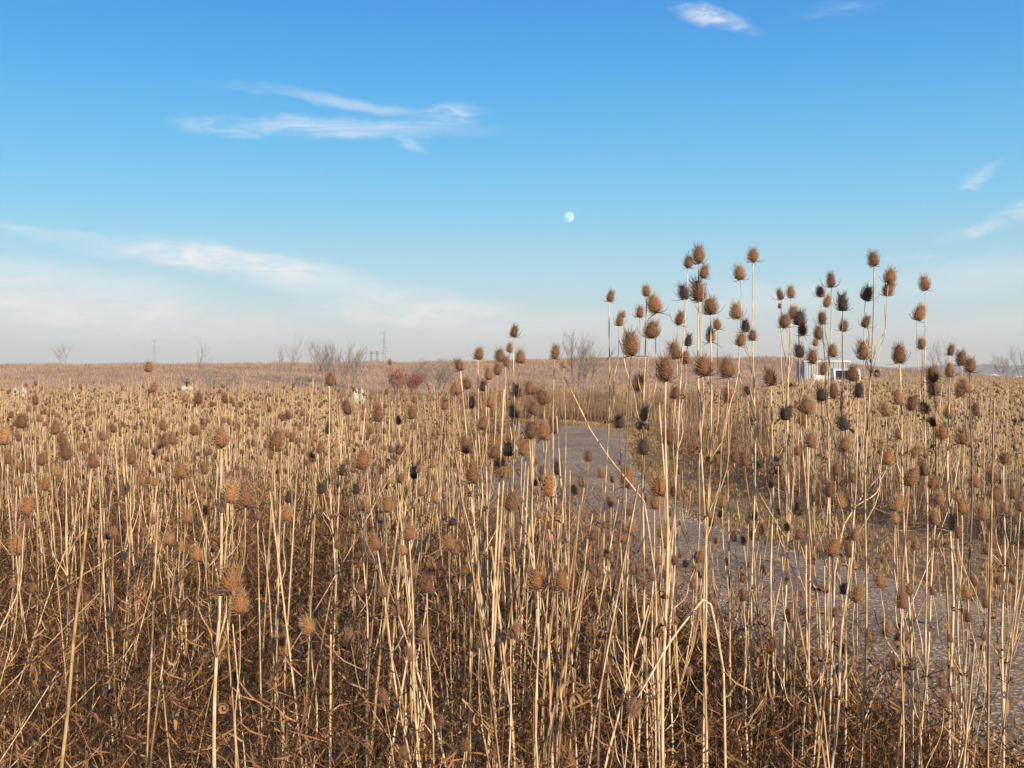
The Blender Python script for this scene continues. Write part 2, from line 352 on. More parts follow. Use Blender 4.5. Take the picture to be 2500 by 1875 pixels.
def head_mesh(seed, dark, kind='full', warm=False):
    r_ = np.random.default_rng(seed); g = G(); w = .27+.10*r_.random()
    g.add(*egg(12, 9, w), m=0)
    n = 190
    v, f = spines(n, r_, w, ln=.24+.12*r_.random(), th=.017); g.add(v, f, 1)
    if kind == 'broken': pass
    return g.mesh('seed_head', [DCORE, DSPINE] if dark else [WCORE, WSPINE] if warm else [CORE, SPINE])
def bract_geo(seed, n=7, k=3, segs=6):
    r_ = np.random.default_rng(seed); g = G(); a0 = r_.random()*6
    for q in range(n):
        a = a0+q/n*2*np.pi+r_.normal(0, .25); l = .45+.6*r_.random(); o = np.array([math.cos(a), math.sin(a), 0]); e = r_.normal(.15, .35)
        curl = r_.random()**2*.9
        P = bez([0, 0, .02], o*l*.35+[0, 0, -.03], o*l*.75+[0, 0, l*e*.4], o*l*(1-.2*curl)+[0, 0, l*(e+curl*.75)], segs)
        P[:, :2] += r_.normal(0, .01, (segs, 2)); g.add(*tube(P, np.linspace(.034, .012, segs), k), m=0)
    return g
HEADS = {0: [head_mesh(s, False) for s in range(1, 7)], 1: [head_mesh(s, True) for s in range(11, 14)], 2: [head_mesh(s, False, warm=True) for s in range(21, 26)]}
BR = {0: [bract_geo(s).mesh('bracts', [STEM_OLD]) for s in range(5)], 1: [bract_geo(s+9).mesh('bracts', [DSPINE]) for s in range(2)]}
def leaf_geo(seed):
    r_ = np.random.default_rng(seed); n = 13; t = np.linspace(0, 1, n); g = G()
    L0 = .07+.10*r_.random(); turns = 1.1+1.1*r_.random(); ang = .9 - t**1.25*turns*2*np.pi*.75
    st = np.stack([np.cos(ang), 0*t, np.sin(ang)], -1)*(L0/n)*(1.25-t[:, None]*.85)
    P = np.cumsum(st, 0); P[:, 1] += .012*np.sin(t*4+seed)
    W = .013*np.sin(np.pi*np.clip(t*.95+.05, 0, 1))**.6+.002; rot = r_.normal(0, .5)
    a = t*1.5*r_.normal(0, 1)+rot
    tn = norm(np.gradient(P, axis=0)); yv = np.array([0, 1.0, 0]); side = norm(yv*np.cos(a)[:, None]+np.cross(tn, yv)*np.sin(a)[:, None])
    nrm = np.cross(tn, side)
    # three strips with a fold, plus ragged edge
    cols = []
    for u in (-1, -.4, .4, 1):
        cols.append(P + side*(W*u/2*(1+.25*r_.normal(0, 1, n)*(abs(u) == 1)))[:, None] + nrm*(W*.35*abs(u))[:, None])
    V = np.stack(cols, 1).reshape(-1, 3); i = (np.arange(n-1)[:, None]*4+np.arange(3)[None]).ravel()
    g.add(V, np.concatenate([np.stack([i, i+1, i+5], -1), np.stack([i, i+5, i+4], -1)]), 0)
    return g
LEAVES = [leaf_geo(s).mesh('dried_leaf', [LEAF]) for s in range(8)]

def put(name, me, parent, loc, quat=None, scale=1.0):
    o = bpy.data.objects.new(name, me); o.rotation_mode = 'QUATERNION'
    o.location = loc; o.scale = (scale,)*3 if np.isscalar(scale) else scale
    if quat is not None: o.rotation_quaternion = quat
    return link(o, parent)
def qdir(d, spin=0):
    d = Vector(d); q = d.to_track_quat('Z', 'Y'); return q @ Quaternion((0, 0, 1), spin)

def jitter_path(P, amp, r_):
    n = len(P); w = np.sin(np.linspace(0, np.pi, n)); P = P.copy()
    ph = r_.random(2)*6; t = np.linspace(0, 1, n)
    P[:, 0] += amp*w*np.sin(t*9+ph[0]); P[:, 1] += amp*w*np.sin(t*8+ph[1]); return P

def make_teasel(base, heads, r_, rb=.0055, nodes=None, leaves=3, root=None, detail=True, old=.12):
    """base: world point; heads: list of (world pos, size, dark, dir or None). first head ends the main stem"""
    base = np.array(base, float); t = root or empty('teasel', tuple(base))
    h0 = np.array(heads[0][0]) - base; H = h0[2]
    r0 = rb*1.0
    ns = 16
    P = bez([0, 0, -.03], [r_.normal(0, .02), r_.normal(0, .02), H*.35], [h0[0]*.75, h0[1]*.75, H*.7], h0, ns)
    P = jitter_path(P, .010, r_)
    zs = np.linspace(0, 1, ns); rad = r0*(1-.55*zs**1.2)
    for kn in (.3, .5, .68): rad = rad*(1+.28*np.exp(-((zs-kn)/.02)**2))
    def at_z(z):
        z = np.clip(z, P[0, 2], P[-1, 2]); f = np.interp(z, P[:, 2], np.arange(ns)); i = int(min(f, ns-2)); u = f-i
        return P[i]*(1-u)+P[i+1]*u, np.interp(f, np.arange(ns), rad)
    smat = lambda: STEM_OLD if r_.random() < old else STEM
    tone = r_.random()
    mm = smat()
    g = G(); g.add(*tube(P, rad, 6), t=tone)
    if detail:   # little prickles on the stem
        for q in range(26):
            f = r_.random()*(ns-2); i = int(f); p = P[i]*(1-(f-i))+P[i+1]*(f-i); a = r_.random()*6.28; o = np.array([math.cos(a), math.sin(a), .1])
            rr = np.interp(f, np.arange(ns), rad); s = np.array([-o[1], o[0], 0])*.0008
            g.add([p+o*rr*.6-s, p+o*rr*.6+s, p+o*(rr+.003+.003*r_.random())], [(0, 1, 2)], t=tone)
    g.obj('stem', mm, t)
    nodez = []
    for idx, (hp, size, dark, hd) in enumerate(heads):
        hp = np.array(hp, float) - base
        if idx:
            lo = max(.25, min(hp[2]-.12, H*.92)); 
            want = hp[2] - (.18+.42*r_.random())
            if nodez and r_.random() < .6:
                c = [z for z in nodez if z < hp[2]-.12]
                if c: want = c[r_.integers(len(c))]
            want = float(np.clip(want, .12, lo)); nodez.append(want)
            n0, nr = at_z(want)
            lat = hp[:2]-n0[:2]; dz = hp[2]-n0[2]
            p1 = np.array([n0[0]+lat[0]*.6, n0[1]+lat[1]*.6, n0[2]+dz*.22]); p2 = np.array([hp[0]-lat[0]*.06, hp[1]-lat[1]*.06, hp[2]-dz*.45])
            B = bez(n0, p1, p2, hp, 11); B = jitter_path(B, .009, r_)
            gb = G(); r1 = nr*.72; gb.add(*tube(B, np.linspace(r1, max(r1*.5, .0014), 11), 5), t=tone+r_.random()*.3)
            gb.obj('branch', DSPINE if dark == 1 and r_.random() < .6 else (mm if r_.random() < .7 else smat()), t); end = B[-1]-B[-2]
        else: end = P[-1]-P[-2]
        d = np.array(hd, float) if hd is not None else norm(end) + r_.normal(0, .15, 3)
        d = norm(d)
        if size <= 0: continue
        q = qdir(d, r_.random()*6.28)
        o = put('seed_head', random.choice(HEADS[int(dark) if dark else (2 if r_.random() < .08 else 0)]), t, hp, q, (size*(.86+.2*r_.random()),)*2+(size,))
        if detail or r_.random() < .5:
            put('bracts', random.choice(BR[1 if dark == 1 else 0]), o, (0, 0, 0), Quaternion((0, 0, 1), r_.random()*6.28), 1.0)
    for q in range(leaves):
        z = (.12+.5*r_.random())*H if not nodez or r_.random() < .4 else nodez[r_.integers(len(nodez))]
        p, rr = at_z(z); a = r_.random()*6.28
        put('dried_leaf', LEAVES[r_.integers(len(LEAVES))], t, p + np.array([math.cos(a), math.sin(a), 0])*rr*.7, Quaternion((0, 0, 1), a) @ Quaternion((1, 0, 0), r_.normal(0, .4)), .35+.45*r_.random())
    return t

# heads read off the photo: column, row, body height in pixels, dark?
HD = """1487 723 27 0|1578 710 25 0|1561 762 27 0|1510 780 32 0|1522 767 15 0|1603 742 45 0|1541 839 60 0|1587 805 42 0|1679 640 29 0|1705 622 42 0|1716 663 32 0
1672 712 36 1|1706 710 52 0|1655 777 32 0|1735 748 40 0|1753 792 25 0|1807 666 34 0|1838 624 32 0|1799 759 38 0|1820 796 30 1|1735 819 34 0|1804 828 32 0|1835 819 25 0|1678 831 28 1
1652 856 40 0|1674 873 30 0|1625 902 58 0|1721 894 48 0|1778 898 46 0|1781 964 38 0|1826 953 22 1|1647 959 30 0|1552 934 38 0|1883 921 38 0|1907 719 26 0|1931 713 28 0|1904 747 12 0
1933 763 30 0|1914 784 32 0|1950 777 34 1|1960 804 30 0|1954 857 32 1|2030 685 34 0|2003 712 26 0|2015 735 28 0|2057 739 40 1|2112 717 34 0|2133 633 34 0|2168 674 35 0|2163 704 36 0
2259 692 34 0|2238 763 38 0|2008 777 30 0|2109 785 28 0|2057 796 26 0|1998 812 32 0|1988 834 20 0|2033 856 30 0|1984 871 34 0|2109 856 44 0|2197 865 44 0|2250 839 26 0|2318 854 26 0
2348 875 34 0|2367 892 34 0|2008 899 32 0|2280 913 38 0|2318 903 34 0|2282 948 34 0|2082 913 36 0|2036 956 34 0|2006 964 30 1|2095 952 36 1|2194 968 38 0|2224 984 36 0|2361 940 38 0
2345 953 30 0|1922 1005 28 1|1968 991 40 0|2166 999 34 0|2261 994 30 0|2383 999 32 0|2318 1007 30 0|1253 809 28 0|1354 859 34 0|1167 864 28 0|1124 891 28 0|1221 868 30 0|1243 849 22 0
1270 871 32 0|1234 882 24 0|1214 901 28 0|1194 912 30 0|1144 936 26 0|1112 947 34 0|1179 942 24 1|1293 947 32 0|1262 955 30 1|1152 982 28 1|1194 980 28 0|1328 969 38 0|1260 1001 38 0
1301 996 34 0|1084 988 24 0|1174 1031 34 0|1141 1085 42 0|1241 1096 36 1|1274 1094 36 0|1201 1102 32 0|1293 1050 42 0|1325 1053 42 0|1353 1039 36 0|1222 1140 52 0|1155 1156 48 0
1336 1183 54 0|1361 1142 32 1|1437 1114 26 0|1407 1194 26 0|1513 1031 28 1|1376 889 16 0|1529 1164 50 0|1572 1091 38 1|1570 1009 36 0|1244 1224 46 0|1312 1414 52 0|1373 1416 50 0
1056 1380 32 0|1061 1215 24 0|1104 1274 20 1|362 896 24 0|372 945 24 0|8 1064 44 0|53 1029 32 0|133 1045 32 0|163 1102 42 0|251 1064 24 0|396 1037 26 0|540 1069 48 0|472 1048 28 0
225 1124 34 0|64 1140 28 0|108 1181 34 0|61 1235 44 0|439 1151 34 0|138 1151 22 0|480 972 26 0|450 969 22 0|87 977 22 0|46 1331 48 0|385 1336 30 0|445 1333 34 0|483 1352 40 0
555 1417 75 0|583 1472 55 0|556 1200 54 0|458 1260 34 0|667 1075 50 0|804 926 30 0|850 994 36 0|923 1010 38 0|880 1121 48 0|598 1208 62 0|1007 1007 30 0|801 1048 22 1|703 1213 28 1
785 1192 26 1|869 1194 26 1|945 1232 38 0|939 1135 22 1|695 1254 34 0|777 1094 24 0|763 1116 24 0|1063 1219 24 0|1010 1154 30 1|834 1148 26 1|681 1577 50 0|760 1525 44 0|664 1675 38 0
635 1660 28 0|727 1759 20 0|390 1791 32 0|1444 1542 36 0|1593 1612 36 0|1721 1778 40 0|1387 1856 46 0|1300 1718 32 0|1817 1453 30 0|1923 1501 34 0|1879 1574 44 0|2029 1523 34 0
2128 1552 32 0|2164 1539 32 0|2221 1556 28 0|2188 1567 20 0|2066 1586 26 1|2180 1621 36 0|2184 1710 24 0|2097 1748 34 0|2458 1460 22 0|2417 1707 26 0|1800 1767 36 0|2088 1450 40 0
1947 1241 34 0|2056 1225 34 0|2025 1334 44 0|2078 1342 38 0|1611 1187 48 0|1630 1065 38 0|1918 1011 30 1|2064 1033 34 1|2059 1084 36 0|2042 1146 28 0|2166 1117 36 0|2193 1054 34 0
2299 1054 36 0|2280 1030 22 1|2348 1065 38 0|2219 1163 46 0|2258 1146 32 0|2272 1176 30 0|2186 1228 40 0|2293 1214 34 0|2350 1236 36 0|2399 1252 38 0|2280 1263 36 0|2331 1277 36 1
2187 1266 26 0|2429 1163 34 0|2451 1119 28 0|2456 1239 30 0|2380 1171 34 0|2423 1320 34 0|2084 1304 32 0|2150 1415 38 0|1990 1328 22 0|1962 1111 12 1|953 884 13 0|1128 1440 26 0"""
heads = [tuple(float(v) for v in s.split()) for s in HD.replace('\n', '|').split('|')]
left = sorted(heads, key=lambda h: h[1]); plants = []
while left:
    top = left.pop(0); grp = [top]
    cap = 3 + int(rng.integers(0, 5))
    cand = sorted([h for h in left if abs(h[0]-top[0]) < 78 and h[1]-top[1] < 300 and .5 < h[2]/top[2] < 1.9], key=lambda h: abs(h[0]-top[0])+.25*(h[1]-top[1]))
    for h in cand[:cap-1]: grp.append(h); left.remove(h)
    plants.append(grp)
INFO = []     # (object, depth, top column, top row, head count, dark count, height)
for grp in plants:
    s = np.mean(sorted([h[2] for h in grp])[-3:]); d = float(np.clip(158/s, 2.6, 9.0))
    if grp[0][0] == 953: d = 14.0
    r_ = np.random.default_rng(int(grp[0][0]*7+grp[0][1]))
    hs_ = []
    for q, h in enumerate(grp):
        dd = d + (0 if q == 0 else r_.normal(0, .07)); tilt = None
        hs_.append(((gx(h[0], dd), dd, gz(h[1]+h[2]*.5, dd)), h[2]*dd/F*1.0, (2 if (h[3] == 0 and h[1] > 1150 and r_.random() < .75) else int(h[3])), tilt))  # most low heads take the variant with sun glow in its colour
    mx_ = np.mean([h[0][0] for h in hs_]); bxx = mx_*.75+hs_[0][0][0]*.25 + r_.normal(0, .05)
    o = make_teasel((bxx, d+r_.normal(0, .08), 0), hs_, r_, rb=.0038+.0022*r_.random()+(.0006 if len(grp) > 3 else 0), leaves=6+int(r_.integers(0, 5)))
    INFO.append((o, d, grp[0][0], grp[0][1], len(grp), sum(int(h[3]) for h in grp), hs_[0][0][2]))
print('hero plants', len(INFO))

# special leaning and broken ones
def lone(points, r_, rb, name='broken_stalk', head=None, mate=STEM):
    base = np.array(points[0], float); t = empty(name, tuple(base)); P = np.array(points, float)-base
    s = np.linspace(0, len(P)-1, 16); Q = np.stack([np.interp(s, np.arange(len(P)), P[:, k]) for k in range(3)], -1); Q = jitter_path(Q, .006, r_)
    g = G(); g.add(*tube(Q, np.linspace(rb, rb*.6, 16), 6), t=r_.random()*.3+.35); g.obj('stem', mate, t)
    if head:
        o = put('seed_head', HEADS[0][1], t, Q[-1], qdir(norm(Q[-1]-Q[-2])+np.array(head[1])), head[0])
        put('bracts', BR[0][1], o, (0, 0, 0))
    for q in range(2):
        put('dried_leaf', LEAVES[q+2], t, Q[4+q*5], Quaternion((0, 0, 1), r_.random()*6), .6)
    return t
def W(px, py, d): return (gx(px, d), d, gz(py, d))
r_ = np.random.default_rng(5)
o = lone([(gx(1620, 3.7), 3.7, 0), W(1600, 1420, 3.7), W(1570, 1225, 3.65), W(1500, 1130, 3.6), W(1440, 1045, 3.55), W(1376, 918, 3.5)], r_, .0036)
tag(o, 'headless pale stalk bent over, pointing up left across the road', 'teasel stalk')
o = lone([(gx(2020, 4.2), 4.2, 0), W(2040, 1400, 4.2), W(2062, 1280, 4.2), W(2110, 1200, 4.2), W(2160, 1150, 4.15), W(2222, 1112, 4.1)], r_, .004, head=(.05, (.3, 0, .5)))
tag(o, 'arching teasel stem bowed to the right with one head at its tip', 'teasel')
o = lone([(gx(1790, 3.2), 3.25, 0), W(1770, 1650, 3.2), W(1724, 1448, 3.15), W(1640, 1570, 3.1), W(1557, 1705, 3.05)], r_, .0042, head=(.055, (-.1, 0, -.8)))
tag(o, 'snapped teasel folded down left with its head hanging upside down', 'teasel')
o = lone([(gx(110, 3.1), 3.1, 0), W(145, 1870, 3.1), W(172, 1640, 3.1), W(196, 1425, 3.1), W(222, 1145, 3.1)], r_, .0062)
tag(o, 'thick bright headless stalk near the left edge leaning slightly right', 'teasel stalk')
diag = [(-40, 1720, 250, 1440, 3.6), (20, 1870, 300, 1600, 3.4), (120, 1875, 330, 1560, 3.8), (210, 1840, 270, 1200, 4.2), (60, 1600, 180, 1290, 4), (-20, 1880, 140, 1640, 3.1), (330, 1560, 420, 1230, 4.4), (470, 1875, 560, 1500, 3.5),
        (150, 1880, 420, 1690, 4.2), (700, 1880, 640, 1300, 3.7), (1045, 1870, 1110, 1640, 4.2), (40, 1500, 320, 1330, 5), (860, 1320, 1010, 1060, 4.8), (1100, 1740, 1060, 1460, 3.9), (1890, 1860, 1810, 1500, 4.5), (2230, 1460, 2330, 1210, 5), (2400, 1860, 2300, 1620, 4.3)]
INFO2 = []
for q, (a, b, c, e, d) in enumerate(diag):
    p0 = np.array(W(a, b, d)); p1 = np.array(W(c, e, d+.3)); dirr = (p1-p0)/max(p1[2]-p0[2], .05)
    if p0[2] > .02: p0 = p0 - dirr*p0[2]; 
    if abs(p0[0]-p1[0]) > 1.5: p0 = p1 + (p0-p1)*1.5/abs(p0[0]-p1[0])
    o = lone([p0, p0*.5+p1*.5+[0, 0, -.02], p1], r_, .0022+.0012*r_.random(), 'fallen_stalk')
    INFO2.append((o, a, c, e))

cnt = {}
ORDN = ['first', 'second', 'third', 'fourth', 'fifth', 'sixth', 'seventh', 'eighth', 'ninth', 'tenth', 'eleventh', 'twelfth']
for o, a, c, e in sorted(INFO2, key=lambda v: v[2]):
    key = ('left third', 'middle third', 'right third')[min(int(max(c, 0)/834), 2)] + (' leaning right' if c > a else ' leaning left'); cnt[key] = cnt.get(key, 0)+1
    zone, ang = key.split(' leaning')
    tag(o, f'thin fallen stalk leaning{ang}, {ORDN[cnt[key]-1]} from left of those in the {zone}', 'teasel stalk', 'leaning stalks caught among the teasels')

# ------------------------------------------------------------------ filler teasels: the nearest ones as things, the rest as one mass
def random_heads(r_, H, spread=.14):
    n = int(r_.integers(2, 8)); out = []
    for q in range(n):
        a = r_.random()*6.28; rr = (0 if q == 0 else spread*(.35+.9*r_.random())); z = H if q == 0 else H*(1-.42*r_.random()**1.2)
        out.append(((rr*math.cos(a)+(r_.normal(0, .03)), rr*math.sin(a), z), (.046 if q == 0 else .030)+.014*r_.random(), int(r_.random() < .06), None))
    return out
protos = []
for s in range(16):
    r_ = np.random.default_rng(100+s); H = 1.02+.36*r_.random(); hh = random_heads(r_, H)
    o = make_teasel((0, 0, 0), hh, r_, rb=.0036+.0016*r_.random(), leaves=6)
    protos.append((o, hh, H)); 
def copy_tree(o, parent=None):
    c = o.copy(); C.objects.link(c); c.parent = parent
    for ch in o.children: copy_tree(ch, c)
    return c

cy = []
def scatter(n, x0, x1, y0, y1, r_, pw=1.0):
    y = y0+(y1-y0)*r_.random(n)**pw; x = x0+(x1-x0)*r_.random(n); return x, y
r_ = np.random.default_rng(42)
# candidates: left stand
def in_view(x, y, m=.15): return np.abs(x) < (1250/F)*y + m + .5 + .05*y
xs_, ys_ = scatter(60000, -50, 50, 2.9, 96, r_)
pxs = 1250+F*xs_/ys_
nl = inside(NL, xs_, ys_); rf = inside(RF, xs_, ys_)
keep = in_view(xs_, ys_, .5) & (nl | rf)
dens = np.where(nl, np.where(ys_ < 4, 1.2, np.where(ys_ < 8, 2.6, 6.6)), 0.0)
dens = np.where(nl & (pxs > 1120) & (ys_ > 3.6), dens*.30, dens)      # thinner where the road shows
dens = np.where(nl & (pxs > 1420) & (ys_ < 9), np.where(ys_ < 6, 2.6, 1.2), dens)
dens = np.where(nl & (pxs > 840) & (pxs < 1290) & (ys_ > 13) & (ys_ < 40), 1.9, dens)
dens = np.where(nl & (edge_dist(road_l, xs_, ys_) < .5) & (ys_ < 12), .5, dens)
rfd = np.where(pxs > 1900, 5.5, np.where(ys_ > 46, np.where(pxs < 1150, 4.6, .25), np.where(pxs > 1700, 2.0, .35)))
rfd = np.where((pxs > 1900) & (ys_ < 17), 2.8, rfd)
rfd = np.where((ys_ > 46) & (pxs < 1150), np.where(ys_ < 58, np.where(pxs < 620, 2.2, .5), .1), rfd)
dens = np.where(rf, rfd, dens)
base_d = 60000/(100*93.1)                       # candidates per square metre
patch = .30+1.4*(np.sin(xs_*.9+ys_*.35)*np.sin(ys_*.5-xs_*.3)*.5+.5)
keep &= r_.random(len(xs_)) < dens/base_d*patch
print('max density ratio', base_d)
X0, Y0 = xs_[keep], ys_[keep]
o_ = np.argsort(Y0); X0, Y0 = X0[o_], Y0[o_]
# top up the near field, which the base density undershoots
nnear = 110
xn = -4.6+9.2*r_.random(nnear); yn = 3.3+6.2*r_.random(nnear)
pn = 1250+F*xn/yn
kn = inside(NL, xn, yn) & in_view(xn, yn, .2) & ((pn < 1120) | (r_.random(nnear) < .22)) & (edge_dist(road_l, xn, yn) > .35)
xe = .2+2.1*r_.random(34); ye = 3.6+2.6*r_.random(34); ke = inside(NL, xe, ye) & (edge_dist(road_l, xe, ye) > .12) & (np.abs(xe) < .46*ye); xn = np.concatenate([xn[kn], xe[ke]]); yn = np.concatenate([yn[kn], ye[ke]]); kn = np.ones(len(xn), bool)
X0 = np.concatenate([X0, xn[kn]]); Y0 = np.concatenate([Y0, yn[kn]]); o_ = np.argsort(Y0); X0, Y0 = X0[o_], Y0[o_]
NIND = 296 - len(INFO)
inf = np.abs(X0) < .463*Y0+.12; o_ = np.concatenate([np.where(inf)[0][:NIND], np.where(inf)[0][NIND:], np.where(~inf)[0]]); X0, Y0 = X0[o_], Y0[o_]   # those inside the frame come first
print('field plants', len(X0), 'individual', NIND)
TG = 'dry teasels standing in the field'
for q in range(NIND):
    p = protos[q % 16] if q < 16 else protos[int(r_.integers(16))]
    o = p[0] if q < 16 else copy_tree(p[0])
    x, y = X0[q], Y0[q]; s = .80+.26*r_.random()
    if y < 4.2: s *= .88
    o.location = (x, y, 0); o.rotation_euler = (r_.normal(0, .05), r_.normal(0, .05), r_.random()*6.28); o.scale = (s, s, s)
    INFO.append((o, y, 1250+F*x/y, HZ-(p[2]*s-EYE)*F/y, len(p[1]), sum(h[2] for h in p[1]), p[2]*s))

# ---- labels: what each looks like and what it stands by
NW = ['no', 'one', 'two', 'three', 'four', 'five', 'six', 'seven', 'eight', 'nine']
marks = [(0, 'the left edge'), (455, 'the yellow wellhead'), (700, 'the thin bare tree'), (820, 'the three bare trees'), (990, 'the red shrub'), (1250, 'the road bend'), (1410, 'the tall bare tree'), (1600, 'the grass verge'), (2040, 'the white container'), (2250, 'the far twiggy tree'), (2500, 'the right edge')]
lab = []
for (o, d, px, py, n, nd, H) in INFO:
    size = 'towering' if H > 1.85 else 'tall' if H > 1.5 else 'short' if H < 1.1 else 'chest-high'
    k = min(marks, key=lambda m: abs(m[0]-px)); zone = 'front-row' if d < 4 else 'second-row' if d < 5.5 else 'mid-field' if d < 8 else 'distant'
    lab.append(f"{size} {zone} teasel, {NW[min(n,9)]} heads{', one black' if nd == 1 else ', some black' if nd else ''}, by {k[1]}".replace('one heads', 'one head'))
from collections import defaultdict
dd = defaultdict(list)
for i_, l in enumerate(lab): dd[l].append(i_)
ORD = ['', 'leftmost', 'second from left', 'third from left', 'fourth from left', 'fifth from left', 'sixth from left', 'seventh from left', 'eighth from left', 'ninth from left', 'tenth from left']
for l, ix in dd.items():
    ix.sort(key=lambda i_: INFO[i_][2])
    for k, i_ in enumerate(ix):
        tag(INFO[i_][0], l if len(ix) == 1 else (f'{ORD[k+1]} ' if k < 10 else f'{k+1}th from left ') + l, 'teasel', TG)
    
# ---- the rest of the field as one object
def low_proto(seed, lod):
    r_ = np.random.default_rng(seed); g = G(); H = .92+.44*r_.random(); hh = random_heads(r_, H, .13)
    if r_.random() < .28: hh = hh[:1]
    kk = 3; ns = 5 if lod == 0 else 3
    rb = (.0045 if lod == 0 else .0055); tone = r_.random()
    top = np.array(hh[0][0]); P = bez([0, 0, 0], [0, 0, H*.4], top*[.7, .7, .8], top, ns); g.add(*tube(P, np.linspace(rb, rb*.55, ns), kk, False), 0, tone)
    for q, (hp, size, dk, _) in enumerate(hh):
        hp = np.array(hp)
        if q:
            z0 = max(.3, hp[2]-.25-.25*r_.random()); n0 = np.array([top[0]*z0/H*.7, top[1]*z0/H*.7, z0]); l = hp-n0
            B = bez(n0, n0+l*[.4, .4, .2], hp-l*[.05, .05, .45], hp, 4 if lod == 0 else 3); g.add(*tube(B, np.linspace(rb*.6, rb*.35, len(B)), kk, False), 0, tone+.1)
        Rm = np.array(qdir(norm(np.array([r_.normal(0, .15), r_.normal(0, .15), 1])), r_.random()*6).to_matrix())
        sz = size*1.05
        v, f = egg(7, 4) if lod == 0 else egg(5, 2, .46)
        g.add((v*sz)@Rm.T+hp, f, 2 if dk else 1, r_.random())
        v, f = simple_spines(60 if lod == 0 else 10, r_, ln=.3, th=.018 if lod == 0 else .05)
        g.add((v*sz)@Rm.T+hp, f, 4 if dk else 3, r_.random())
        for a in r_.random(4 if lod == 0 else 0)*6.28:
            o = np.array([math.cos(a), math.sin(a), .15]); s = np.array([-o[1], o[0], 0])*.02
            v = np.array([-s, s, o*(.6+.5*r_.random())])*sz+hp; g.add(v, [(0, 1, 2)], 3, .1)
    for q in range(5 if lod == 0 else 2):       # shrivelled leaves
        z = (.1+.7*r_.random())*H; a = r_.random()*6.28; o = np.array([math.cos(a), math.sin(a), 0]); l = .05+.08*r_.random()
        c = np.array([top[0]*z/H*.7, top[1]*z/H*.7, z]); s = np.array([-o[1], o[0], 0])*.01
        g.add([c-s, c+s, c+o*l+s+[0, 0, -.01], c+o*l*1.2-[0, 0, .07]], [(0, 1, 2), (1, 2, 3)], 5, r_.random())
    return g.arrays()
def stalk_proto(seed):
    r_ = np.random.default_rng(seed); g = G()
    for q in range(3):
        a = r_.random()*6; b = np.array([.09*math.cos(a), .09*math.sin(a), 0]); H = .5+.8*r_.random(); lean = r_.normal(0, .07, 2)
        P = np.array([b, b+[lean[0]*.5, lean[1]*.5, H*.5], b+[lean[0]*1.2, lean[1]*1.2, H]]); g.add(*tube(P, [.0048, .004, .0028], 3, False), 0, r_.random())
    return g.arrays()
def stamp(g, protos, x, y, z, s, r_, tilt=.05):
    which = r_.integers(0, len(protos), len(x))
    for k, (v, f, m, t) in enumerate(protos):
        ix = np.where(which == k)[0]
        if not len(ix): continue
        a = r_.random(len(ix))*6.28; c, sn = np.cos(a), np.sin(a); tx, ty = r_.normal(0, tilt, (2, len(ix)))
        V = np.repeat(v[None], len(ix), 0)*s[ix][:, None, None]
        vx = V[..., 0]*c[:, None]-V[..., 1]*sn[:, None]+V[..., 2]*tx[:, None]; vy = V[..., 0]*sn[:, None]+V[..., 1]*c[:, None]+V[..., 2]*ty[:, None]
        V = np.stack([vx+x[ix][:, None], vy+y[ix][:, None], V[..., 2]+z[ix][:, None]], -1)
        Fc = f[None]+(np.arange(len(ix))*len(v))[:, None, None]
        g.add(V.reshape(-1, 3), Fc.reshape(-1, 3), np.tile(m, len(ix)), (t[None]+r_.random(len(ix))[:, None]).ravel())
fld = G()
Xr, Yr = X0[NIND:], Y0[NIND:]
LP0 = [low_proto(200+k, 0) for k in range(18)]; LP1 = [low_proto(300+k, 1) for k in range(14)]
sc_ = (.78+.34*r_.random(len(Xr)))*np.where(1250+F*Xr/Yr < 1200, np.interp(Yr, [14, 40], [1, .78]), 1)
nr = Yr < 24
stamp(fld, LP0, Xr[nr], Yr[nr], 0*Xr[nr], sc_[nr], r_); stamp(fld, LP1, Xr[~nr], Yr[~nr], 0*Xr[~nr], sc_[~nr], r_)
# headless stalks between them
xk, yk = scatter(46000, -46, 46, 3.2, 95, r_, 1.25); pk = 1250+F*xk/yk; nlk = inside(NL, xk, yk); rfk = inside(RF, xk, yk)
kk_ = in_view(xk, yk, .3) & ((pk < 820) | (pk > 1290) | (yk < 13) | (yk > 40) | (r_.random(len(xk)) < .3)) & ((yk < 44) | (pk < 620) | (pk > 1500)) & ((yk < 52) | (pk > 1500)) & ((yk > 9) | ((pk > 1000) & (pk < 1400)) | (r_.random(len(xk)) < .3)) & ((nlk & ((pk < 1120) | ((pk < 1400) & (yk < 6.5)) | (r_.random(len(xk)) < np.where(yk < 6.2, .40, .12)))) | (rfk & ((pk > 1880) | ((pk < 1150) & (yk > 46)) | (r_.random(len(xk)) < .1)))) & (edge_dist(road_l, xk, yk) > .4)
stamp(fld, [stalk_proto(400+k) for k in range(14)], xk[kk_], yk[kk_], 0*xk[kk_], .8+.5*r_.random(kk_.sum()), r_, .05)
print('field tris', sum(len(f) for f in fld.f), 'stalk clumps', kk_.sum())
o = fld.obj('teasel_field', [STEM, CORE, DCORE, SPINE, DSPINE, LEAF])
tag(o, 'sea of dry teasels and bare stalks filling the field up to the bank', 'teasel field', kind='stuff')

